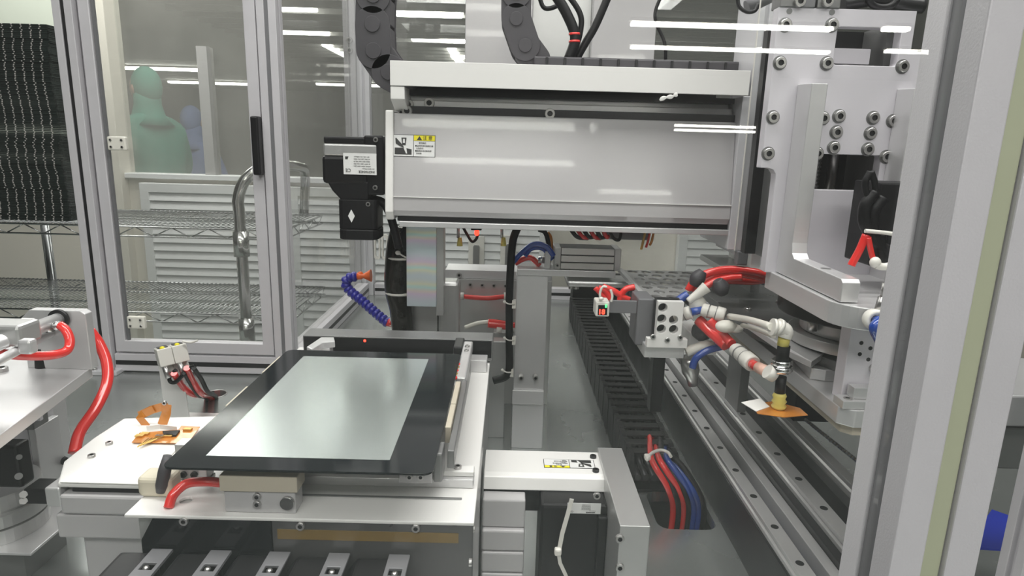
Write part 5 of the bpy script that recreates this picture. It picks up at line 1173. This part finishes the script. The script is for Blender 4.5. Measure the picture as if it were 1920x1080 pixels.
# fitting with blue tube, nearer
yf_ = 0.60
t = thing('push_fitting', 'cream ring-shaped push-in fitting on a steel stem holding a blue tube beside the near post', 'fitting', PY(1640, 600, yf_))
c = PY(1641, 600, yf_); ax_ = Vector((-0.25, -1, 0.1)).normalized()
mb = MB(); mb.lathe(c-ax_*0.012, c+ax_*0.008, ((0, .008), (.3, .0105), (1, .0105), (1, .0065), (.5, .006)), 24, False); obj('fitting_ring', mb, 'white', t)
mb = MB(); mb.cyl(c+Vector((0.006, 0.004, 0.006)), c+Vector((0.008, 0.004, 0.022)), 0.006, n=6); mb.cyl(c+Vector((0.008, 0.004, 0.022)), c+Vector((0.008, 0.004, 0.036)), 0.004); obj('steel_stem', mb, 'screw', t)
tubething('air_tube', [c+ax_*0.004, c+ax_*0.012, PY(1640, 615, yf_-0.014), PY(1650, 638, yf_-0.01), PY(1668, 670, yf_)], 0.0052, 'blue', 'short blue air tube leaving the cream ring fitting beside the near post', 'air tube')

# ================================================================== TURNTABLE PLATES UNDER THE HEAD
PZt = -0.27
t = thing('table_slab', 'thick machined aluminium slab with a chamfered near corner, right foreground', 'slab', (0.45, 0.8, PZt-0.03))
mb = MB(); q = [(0.3655, 1.12), (0.3655, 0.656), (0.379, 0.644), (0.52, 0.644), (0.62, 0.80), (0.62, 1.12)]
mb.prism(q, 'Z', PZt-0.020, PZt); obj('slab_body', mb, 'mach', t, 0.001)
mb = MB(); mb.prism([(0.3745, 1.12), (0.3745, 0.662), (0.384, 0.653), (0.515, 0.653), (0.60, 0.80), (0.60, 1.12)], 'Z', PZt-0.033, PZt-0.0205); obj('brown_underlay', mb, 'sand', t, 0.001)
p = PZ(1583, 758, PZt); screw(t, (p.x, p.y, PZt-0.001), 0.005, (0, 0, 1), h=0.0015)
obj('slab_carriage', B(0.50, 0.57, 1.03, 1.1, -0.4545, PZt-0.0335), 'blackm', bev=0.002, label='dark carriage block under the aluminium slab, on the rails', cat='carriage')
DZt = -0.243
t = thing('turntable_plate', 'large dark grey turntable plate behind the suction nozzle', 'turntable', (0.45, 0.95, DZt-0.02))
mb = MB(); q = [PZ(1312, 540, DZt), PZ(1345, 640-0, DZt), PZ(1395, 600, DZt)]
q = [(0.343, 1.16), (0.343, 0.86), (0.37, 0.78), (0.40, 0.72), (0.62, 0.72), (0.62, 1.21), (0.40, 1.21)]
mb.prism(q, 'Z', DZt-0.012, DZt); obj('plate_body', mb, 'turn', t, 0.001)
obj('plate_core', B(0.39, 0.60, 0.76, 1.10, PZt+0.0003, DZt-0.0123), 'mach', t)
for px, py in ((1402, 582), (1460, 568)): p = PZ(px, py, DZt); screw(t, (p.x, p.y, DZt), 0.0055, (0, 0, 1))
zz = -0.237
t = thing('corner_block', 'chamfered aluminium corner block with a tall screw near the slab corner', 'corner block', (0.40, 0.70, PZt))
q = [PZ(1486, 655, PZt+.0145), PZ(1521, 690, PZt+.0145), PZ(1549, 694, PZt+.0145), PZ(1598, 696, PZt+.0145), PZ(1598, 670, PZt+.0145), PZ(1540, 655, PZt+.0145)]
mb = MB(); mb.prism([(p.x, p.y) for p in q], 'Z', PZt+0.0002, PZt+0.0145); obj('block_body', mb, 'mach', t, 0.0008)
p = PZ(1535, 683, PZt+.0145); mb = MB(); mb.cyl((p.x, p.y, PZt+0.0145), (p.x, p.y, PZt+0.0155), 0.0095); obj('washer', mb, 'dsteel', t)
screw(t, (p.x, p.y+0.004, PZt+0.0155), 0.0058, (0, 0, 1), h=0.013)
# side blade under the turntable
t = thing('wedge_plate', 'long bright edged wedge plate between the clear tubes and the slab', 'wedge plate', (0.36, 0.8, DZt))
P0, P1, P2, P3 = PZ(1402, 620, -0.252), PZ(1530, 682, -0.252), PZ(1492, 668, -0.262), PZ(1445, 640, -0.262)
mb = MB(); mb.quad([PZ(1400, 616, -0.243), PZ(1440, 622, -0.243), PZ(1545, 672, -0.248), PZ(1520, 690, -0.250), PZ(1475, 668, -0.250)], 0.008); obj('blade_top', mb, 'mach', t, 0.0005)
t = thing('riser_block', 'small upright drilled aluminium block between the slab and the near post', 'drilled block', (0.42, 0.62, PZt))
yr = 0.672
obj('block_body', B(PY(1592, 640, yr).x, PY(1690, 640, yr).x, yr, yr+0.02, PZt+0.0003, PY(1640, 600, yr).z), 'plate', t, 0.0008)
for px, py in ((1615, 643), (1632, 653), (1612, 664), (1628, 674)): p = PY(px, py, yr); mb = MB(); mb.cyl((p.x, yr-0.0003, p.z), (p.x, yr+0.002, p.z), 0.0023, n=12); obj('drill_hole', mb, 'dark', t)
p = PY(1638, 690, yr); screw(t, (p.x, yr, p.z), 0.0055)
t = thing('stepped_block', 'low stepped aluminium block with an oval screw recess on the slab', 'stepped block', (0.42, 0.665, PZt))
q = PZ(1578, 722, PZt); x_ = PY(1578, 728, 0.655).x
obj('lower_step', B(x_, x_+0.05, 0.6475, 0.669, PZt+0.0003, PZt+0.009), 'mach', t, 0.0006)
obj('upper_step', B(x_+0.014, x_+0.05, 0.655, 0.669, PZt+0.0093, PZt+0.022), 'mach', t, 0.0006)
screw(t, (x_+0.009, 0.656, PZt+0.009), 0.0045, (0, 0, 1), h=0.001)
for px, py in ((1534, 655), (1578, 655)): pass
t = thing('hex_standoff', 'steel hexagon standoff screw on the turntable edge', 'standoff', PZ(1578, 668, DZt))
p = PZ(1577, 670, PZt+0.0145); mb = MB(); mb.cyl((p.x, p.y+0.02, PZt+0.0003), (p.x, p.y+0.02, PZt+0.03), 0.007, n=6); obj('hex_body', mb, 'screw', t)

# ================================================================== SUCTION NOZZLE AND CLEAR TUBES
t = thing('suction_nozzle', 'vertical suction nozzle with hex nut and yellow rubber cup above the rails', 'suction nozzle', PY(1463, 700, 0.70))
Yn = 0.70
def py_(x, y, d=0): return PY(x, y, Yn+d)
mb = MB(); mb.cyl(py_(1468, 648), py_(1471, 630), 0.0065); obj('clear_sleeve', mb, 'yellow', t)
mb = MB(); mb.cyl(py_(1466, 676), py_(1470, 648), 0.0070); obj('black_neck', mb, 'blackm', t)
mb = MB(); a, b = py_(1465, 696), py_(1466, 674); mb.cyl(a, a.lerp(b, .48), 0.0125, n=6); mb.cyl(a.lerp(b, .52), b, 0.0118, n=6); obj('hex_nut', mb, 'chrome', t)
mb = MB(); mb.cyl(py_(1462, 738), py_(1465, 706), 0.006); obj('black_rod', mb, 'black', t)
mb = MB(); mb.lathe(py_(1460, 765), py_(1462, 736), ((0, .0075), (.15, .0085), (.3, .0065), (.45, .0085), (.6, .0065), (.8, .008), (1, .006)), 16); obj('rubber_cup', mb, 'yellow', t)
mb = MB(); mb.tube([py_(1470, 632), py_(1473, 622), py_(1466, 616), py_(1452, 614)], 0.0085, 14); obj('white_elbow', mb, 'white', t)
for a, b in (((1447, 613), (1453, 614)), ((1457, 612), (1463, 615))): mb = MB(); mb.cyl(py_(*a), py_(*b), 0.0100); obj('elbow_ring', mb, 'white', t)
mb = MB(); mb.cyl(py_(1438, 696, 0.0), py_(1452, 704, -0.0), 0.0085); obj('side_port', mb, 'white', t)
tubething('air_tube', [PY(1368, 593, 0.895), PY(1405, 600, 0.80), PY(1447, 613, Yn)], 0.0045, 'foam', 'milky clear air tube running right to the white elbow', 'air tube')
tubething('air_tube', [PY(1392, 610, 0.86), PY(1420, 618, 0.80), PY(1450, 630, 0.73)], 0.0032, 'foam', 'second milky clear tube just below the first one', 'air tube')
# inline fittings
def inline(name, p0, p1, r, label, m='white', rings=((.05, 1.1), (.62, 1.0), (.66, 1.12), (.9, 1.12))):
    t = thing(name, label, 'fitting', Vector(p0)); p0, p1 = Vector(p0), Vector(p1)
    mb = MB(); mb.lathe(p0, p1, ((0, r*.85), (.06, r), (.6, r), (.63, r*1.12), (.94, r*1.12), (1, r*.95)), 20); obj('fitting_body', mb, m, t)
    for f in (0.3, 0.62): c = p0.lerp(p1, f); d = (p1-p0).normalized(); mb = MB(); mb.cyl(c-d*0.0006, c+d*0.0006, r*1.13); obj('grey_ring', mb, 'dsteel', t)
    return t
inline('inline_fitting', PY(1265, 595, 0.93), PY(1296, 585, 0.92), 0.0088, 'white inline push fitting at the perforated block, left of the short blue tube')
inline('inline_fitting', PY(1316, 580, 0.92), PY(1360, 592, 0.905), 0.0098, 'larger white inline push fitting right of the short blue tube')
tubething('air_tube', [PY(1296, 585, 0.92), PY(1316, 581, 0.92)], 0.0058, 'blue', 'very short blue tube between two white inline fittings', 'air tube')
tubething('air_tube', [PY(*p, 0.94) for p in ((1264, 600), (1259, 588), (1266, 570), (1280, 558), (1290, 552))], 0.0065, 'blue', 'blue air tube curling up behind the left white fitting', 'air tube')
inline('inline_fitting', PY(1378, 655, 0.80), PY(1412, 683, 0.75), 0.0095, 'white inline push fitting below, joined to the short red tube')
tubething('air_tube', [PY(1410, 682, 0.752), PY(1420, 688, 0.735), PY(1440, 698, 0.71)], 0.0062, 'red', 'short red tube running into the suction nozzle side port', 'air tube')
mb = MB(); mb.cyl(PY(1422, 689, 0.732), PY(1442, 699, 0.708), 0.0068); obj('pink_sleeve', mb, mat('pink_sleeve', (0.8, 0.5, 0.4), 0.4), label='pale pink sleeve over the short red tube at the nozzle', cat='sleeve')
tubething('air_tube', [PY(1310, 600, 0.93), PY(1333, 622, 0.91), PY(1362, 648, 0.88)], 0.0085, 'red', 'thick red tube running down right, below the larger white fitting', 'air tube')
tubething('air_tube', [PY(1330, 600, 0.91), PY(1350, 622, 0.90), PY(1372, 645, 0.87)], 0.007, 'red', 'red tube close beside the thick red bundle', 'air tube')
mb = MB(); mb.ell(PY(1362, 612, 0.88), 0.016, 0.012, 0.009, 14, 10); mb.ell(PY(1378, 616, 0.88), 0.012, 0.01, 0.006, 12, 8); obj('clear_wrap', mb, 'foam', label='bunched milky plastic wrap below the larger white fitting', cat='plastic wrap')
tubething('air_tube', [PY(*p, 0.98) for p in ((1290, 545), (1303, 526), (1330, 511), (1370, 505), (1415, 510), (1440, 517))], 0.006, 'red', 'outermost red tube arching over the back edge of the turntable', 'air tube')
tubething('air_tube', [PY(*p, 0.985) for p in ((1298, 550), (1311, 533), (1336, 519), (1370, 513), (1412, 517), (1442, 523))], 0.006, 'red', 'middle red tube of the arch over the back edge of the turntable', 'air tube')
tubething('air_tube', [PY(*p, 0.97) for p in ((1306, 556), (1318, 541), (1340, 528), (1366, 522), (1390, 520))], 0.0055, 'red', 'innermost red tube of the arch over the back edge of the turntable', 'air tube')
tubething('air_tube', [PY(*p, 1.0) for p in ((1300, 545), (1325, 530), (1360, 525), (1410, 526), (1445, 522))], 0.007, 'red', 'thinner red tube behind the arching one at the turntable back edge', 'air tube')
for pts, r, l in ((((1300, 536), (1308, 522), (1318, 508)), 0.012, 'dark grey oval knob behind the arching red tube'), (((1345, 525), (1352, 540), (1357, 552)), 0.013, 'dark grey oval knob in front of the arching red tube'), (((1282, 556), (1298, 560), (1306, 552)), 0.012, 'dark grey knob beside the perforated tray corner'), (((1300, 618), (1318, 622), (1330, 628)), 0.016, 'dark grey faceted knob right of the perforated block')):
    t = thing('dark_grip', l, 'grip', PY(*pts[0], 0.95)); mb = MB(); mb.tube([PY(*p, 0.95) for p in pts], lambda q, r=r: r*(0.55+0.45*sin(pi*q)), 8); obj('knob_body', mb, 'chain', t)
mb = MB(); mb.tube([PY(*p, 0.925) for p in ((1290, 565), (1310, 550), (1325, 538))], lambda q: 0.005+0.004*q, 12); mb.ell(PY(1308, 570, 0.93), 0.013, 0.01, 0.013); obj('white_manifold', mb, 'white', label='white branched manifold between the red and blue tubes', cat='manifold')
for i, px in enumerate((1385, 1412, 1436)):
    mb = MB(); mb.cyl(PY(px, 532, 1.02), PY(px, 515, 1.02), 0.010); obj('grey_port', mb, 'dsteel', label='grey port on the red tube row behind the turntable, %s' % ('left', 'middle', 'right, nearest the head')[i], cat='port', group='grey ports behind the turntable')
# amber film with white tape beneath the cup
t = thing('amber_film', 'amber film piece with white tape held by the yellow suction cup', 'film', PY(1450, 770, Yn))
zf = PY(1460, 766, Yn).z
mb = MB(); mb.quad([PZ(1420, 775, zf), PZ(1470, 782, zf), PZ(1515, 778, zf), PZ(1500, 765, zf), PZ(1450, 752, zf), PZ(1410, 758, zf)], 0.0008); obj('film_piece', mb, 'kapton', t)
mb = MB(); mb.quad([PZ(1390, 754, zf+0.001), PZ(1418, 771, zf+0.001), PZ(1443, 762, zf+0.001), PZ(1425, 747, zf+0.001)], 0.0008); obj('white_tape', mb, 'paper', t)

# ================================================================== PERFORATED TRAY AND DRILLED BLOCK
zt2 = -0.232
t = thing('perforated_tray', 'perforated steel tray plate with rows of oval holes right of the guided cylinder', 'perforated plate', (0.28, 1.1, zt2-0.01))
q = [PZ(1166, 506, zt2), PZ(1312, 509, zt2), PZ(1300, 540, zt2), PZ(1283, 573, zt2), PZ(1227, 572, zt2)]
pol = [(p.x, p.y) for p in q]
xs, ys = q[0].x, 0.93
holes = []
def inside(x, y, m=0.012):
    n = len(pol); c = True
    for i in range(n):
        a, b = pol[i], pol[(i+1) % n]; ex, ey = b[0]-a[0], b[1]-a[1]; L = math.hypot(ex, ey)
        s = (ex*(y-a[1])-ey*(x-a[0]))/L
        if (s if SGN > 0 else -s) < m: return False
    return True
area = sum(pol[i][0]*pol[(i+1) % len(pol)][1]-pol[(i+1) % len(pol)][0]*pol[i][1] for i in range(len(pol))); SGN = area
for r in range(10):
    for k in range(10):
        x, y = 0.20+k*0.026+(0.013 if r % 2 else 0), 0.90+r*0.034
        if inside(x, y): holes.append([(x+0.0095*cos(2*pi*i/12), y+0.0115*sin(2*pi*i/12)) for i in range(12)])
mb = MB(); mb.prism(pol, 'Z', zt2-0.003, zt2, holes); obj('tray_sheet', mb, 'brush', t)
mb = MB(); mb.prism([(pol[0][0], pol[0][1]), (pol[-1][0], pol[-1][1]), (pol[-1][0]-0.008, pol[-1][1]), (pol[0][0]-0.008, pol[0][1])], 'Z', zt2-0.004, zt2+0.003); obj('tray_edge', mb, 'mach', t, 0.0005)
Yq = 0.905
def dq(x, y): p = PY(x, y, Yq); return (p.x, p.z)
t = thing('drilled_block', 'light grey bracket with five round holes below the perforated tray', 'drilled bracket', PY(1250, 650, Yq))
x0, x1 = dq(1231, 610)[0], dq(1279, 610)[0]; z1, z0 = dq(1255, 566)[1], dq(1250, 636)[1]
zb0 = dq(1245, 652)[1]
out = [(x0-0.012, zb0), (x0-0.012, z0), (x0, z0), (x0, z1), (x1, z1), (x1, z0), (x1+0.01, z0), (x1+0.01, zb0)]
hs = [circ(*dq(px, py), 0.0068, 16) for px, py in ((1243, 577), (1241, 598), (1240, 617), (1263, 600), (1263, 618))]
mb = MB(); mb.prism(out, 'Y', Yq, Yq+0.012, hs); obj('bracket_plate', mb, 'wmetal', t, 0.0006)
obj('bracket_back', B(x0+0.001, x1-0.001, Yq+0.02, Yq+0.03, z0, z1), 'dark', t)
for px, py in ((1224, 631), (1251, 637), (1275, 632)): p = PY(px, py, Yq); screw(t, (p.x, Yq, p.z), 0.004, h=0.006)
obj('carriage_block', B(x0-0.012, x1+0.01, Yq+0.012, Yq+0.10, zb0-0.02, zb0-0.0003), 'mach', bev=0.001, label='pale carriage block under the drilled bracket', cat='carriage block')
xk0, xk1 = PY(1246, 690, Yq).x, PY(1270, 690, Yq).x
t = thing('hanging_stop', 'black upright stop bar hanging below the drilled bracket, above the left rail', 'stop bar', (xk0, Yq, -0.5))
obj('stop_bar', B(xk0, xk1, Yq+0.07, Yq+0.095, -0.42, zb0-0.0205), 'black', t, 0.001)
# sensor display on arm
Ys = 0.93
t = thing('digital_sensor', 'small white digital pressure sensor with red and green figures', 'pressure sensor', PY(1131, 580, Ys))
a = PY(1117, 580, Ys).x; b = PY(1143, 580, Ys).x; zlo, zhi = PY(1130, 594, Ys).z, PY(1130, 566, Ys).z
obj('sensor_case', B(a, b, Ys, Ys+0.03, zlo, zhi), 'white', t, 0.002)
obj('sensor_screen', B(a+0.0035, b-0.0035, Ys-0.0005, Ys+0.001, zlo+0.003, zhi-0.005), 'black', t)
text('18', t, ((a+b)/2-0.0015, Ys-0.0008, (zlo+zhi)/2-0.004), 0.0105, 'ledr', name='red_figures', bold=0.0003)
text('8', t, (b-0.0058, Ys-0.0008, (zlo+zhi)/2+0.005), 0.0065, 'ledg', name='green_figures', bold=0.0002)
obj('sensor_bracket', B(b+0.0005, PY(1196, 580, Ys).x, Ys+0.008, Ys+0.012, PY(1170, 590, Ys).z, PY(1170, 566, Ys).z), 'slot', bev=0.001, label='grey flat arm holding the digital sensor', cat='sensor arm')
mb = MB(); mb.box(PY(1197, 580, Ys).x, PY(1228, 580, Ys).x, Ys+0.006, Ys+0.06, PY(1210, 650, Ys).z, PY(1210, 562, Ys).z); obj('sensor_mount', mb, 'slot', bev=0.002, label='grey mount block between the digital sensor arm and the drilled bracket', cat='mount block')
for i, (pts, r, l) in enumerate(((((1122, 540), (1135, 545), (1143, 560), (1145, 568)), 0.005, 'leftmost'), (((1130, 537), (1150, 545), (1165, 555), (1180, 562)), 0.005, 'lowest'), (((1190, 538), (1174, 542), (1164, 554), (1162, 566)), 0.005, 'rightmost, bending down'), (((1116, 540), (1128, 552), (1138, 560), (1148, 562)), 0.004, 'inner'))):
    tubething('air_tube', [PY(*p, 1.0) for p in pts], r, 'red', 'short red air tube in the cluster above the digital sensor, %s' % l, 'air tube')
t = thing('cable_tie', 'white looped cable tie above the digital sensor', 'cable tie', PY(1128, 550, Ys))
mb = MB(); mb.tube([PY(*p, Ys) for p in ((1126, 564), (1125, 550), (1130, 538), (1138, 538))], 0.0018, 8); mb.ell(PY(1127, 560, Ys), 0.004, 0.004, 0.003, 8, 6); mb.tube([PY(*p, Ys) for p in ((1146, 566), (1148, 555), (1145, 543))], 0.0018, 8); obj('tie_strap', mb, 'white', t)
# rear chain tower (black, behind sensor)
t = thing('black_upright', 'black housing at the far end of the floor cable chain', 'housing', (0.2, 2.25, TZ))
Yu = 1.95
obj('housing_body', B(PY(1090, 560, Yu).x, PY(1245, 560, Yu).x, Yu+0.27, Yu+0.35, TZ, PY(1150, 520, Yu+0.27).z), 'blackm', t, 0.004)
t = thing('sensor_cluster', 'grey cylinders hanging under the slide plate above the digital sensor', 'cylinder cluster', PY(1170, 540, 1.23))
for k, px in enumerate((1150, 1172, 1185)): mb = MB(); mb.cyl(PY(px, 562, 1.22), PY(px, 537, 1.22), 0.009); obj('grey_cylinder', mb, 'slot' if k else 'dark', t)
t = thing('flow_valve', 'dull metal fitting with a blue tube beside the black leg', 'flow valve', PY(1295, 680, 0.95))
mb = MB(); mb.lathe(PY(1300, 722, 0.95), PY(1290, 668, 0.95), ((0, .008), (.3, .010), (.5, .014), (.8, .014), (1, .011)), 16); obj('valve_body', mb, 'screw', t)
mb = MB(); mb.tube([PY(*p, 0.93) for p in ((1286, 660), (1300, 655), (1325, 648), (1345, 650))], 0.008, 10); obj('milky_sleeve', mb, 'foam', t)
tubething('air_tube', [PY(*p, 0.92) for p in ((1298, 690), (1305, 672), (1325, 658), (1352, 650), (1375, 645))], 0.0055, 'blue', 'dark blue air tube curving over the flow valve', 'air tube')
obj('white_duct', B(PY(1290, 630, 0.99).x, PY(1345, 640, 0.99).x, 0.985, 1.06, PY(1310, 665, 0.99).z, PY(1310, 622, 0.99).z), 'wmetal', bev=0.004, label='white duct box behind the dark grey faceted knob', cat='duct box')

# ================================================================== BOTTOM FOREGROUND: horizontal black cable chain with grey brackets
t = thing('cable_chain', 'black cable chain with slotted grey crossbars in the near foreground below the base', 'cable chain', (-0.2, 0.5, -0.46))
z0c = -0.420
for i in range(5):
    x = PZ(226+i*116, 1062, z0c+0.03).x
    mb = MB(); mb.prism([(x-0.022, z0c-0.02), (x-0.021, z0c+0.018), (x-0.012, z0c+0.030), (x+0.020, z0c+0.030), (x+0.0235, z0c+0.026), (x+0.0235, z0c-0.02)], 'Y', 0.40, 0.5435); obj('chain_link', mb, 'black', t, 0.003)
    xx = x+0.0275
    br = MB(); br.prism([(xx-0.010, 0.40), (xx+0.010, 0.40), (xx+0.010, 0.543), (xx-0.010, 0.543)], 'Z', z0c+0.031, z0c+0.034, [[(xx-0.006, 0.512), (xx+0.006, 0.512), (xx+0.006, 0.522), (xx-0.006, 0.522)]]); o = obj('crossbar', br, 'slot', t, 0.0006)
    mb = MB(); mb.ell((xx, 0.5145, z0c+0.034), 0.003, 0.003, 0.002, 10, 6); obj('crossbar_pin', mb, 'screw', o)
obj('chain_shelf', B(-0.36, -0.03, 0.40, 0.5435, z0c-0.026, z0c-0.0205), 'dsteel', bev=0.001, label='dark shelf under the foreground cable chain', cat='shelf')
obj('floor_stand', B(-0.35, -0.32, 0.48, 0.54, TZ, z0c-0.0265), 'dsteel', label='dark leg under the left end of the foreground shelf', cat='stand')
obj('floor_stand', B(-0.07, -0.04, 0.48, 0.54, TZ, z0c-0.0265), 'dsteel', label='dark leg under the right end of the foreground shelf', cat='stand')
# right edge beyond the near post
obj('outer_slab', B(PY(1880, 760, 0.62).x, 0.85, 0.62, 0.75, PY(1890, 800, 0.62).z, PY(1890, 742, 0.62).z), 'mach', bev=0.002, label='pale machined slab at the right edge beyond the near post', cat='slab')
obj('outer_block', B(PY(1870, 760, 0.64).x, 0.86, 0.64, 0.76, PY(1890, 880, 0.64).z, PY(1890, 800, 0.64).z-0.001), 'dsteel', bev=0.002, label='dark block stack under the pale slab at the right edge', cat='block')
q = [PZ(1810, 1025, -0.5), PZ(1960, 1035, -0.5), PZ(1960, 990, -0.5), PZ(1860, 955, -0.5)]
mb = MB(); mb.prism([(p.x, p.y) for p in q], 'Z', -0.503, -0.5); obj('blue_sheet', mb, 'bluesh', label='blue sheet at the lower right edge beyond the near post', cat='blue sheet')
obj('side_machine_base', B(0.50, 0.95, 0.50, 0.605, TZ, -0.5035), 'dark', bev=0.003, label='dark machine base block at the lower right edge', cat='base block')

# ------------------------------------------------------------------ set each Empty at the base of its parts
bpy.context.view_layer.update()
for o in list(bpy.data.objects):
    if o.type == 'EMPTY' and o.parent is None and 'label' in o:
        pts = []
        def walk(q, off):
            for k in q.children:
                of2 = off + k.location
                if k.type == 'MESH': pts.extend(of2 + Vector(c) for c in k.bound_box)
                walk(k, of2)
        walk(o, Vector(o.location))
        if not pts: continue
        c = Vector(((min(p.x for p in pts)+max(p.x for p in pts))/2, (min(p.y for p in pts)+max(p.y for p in pts))/2, min(p.z for p in pts)))
        d = c - Vector(o.location); o.location = c
        for k in o.children: k.location = Vector(k.location) - d
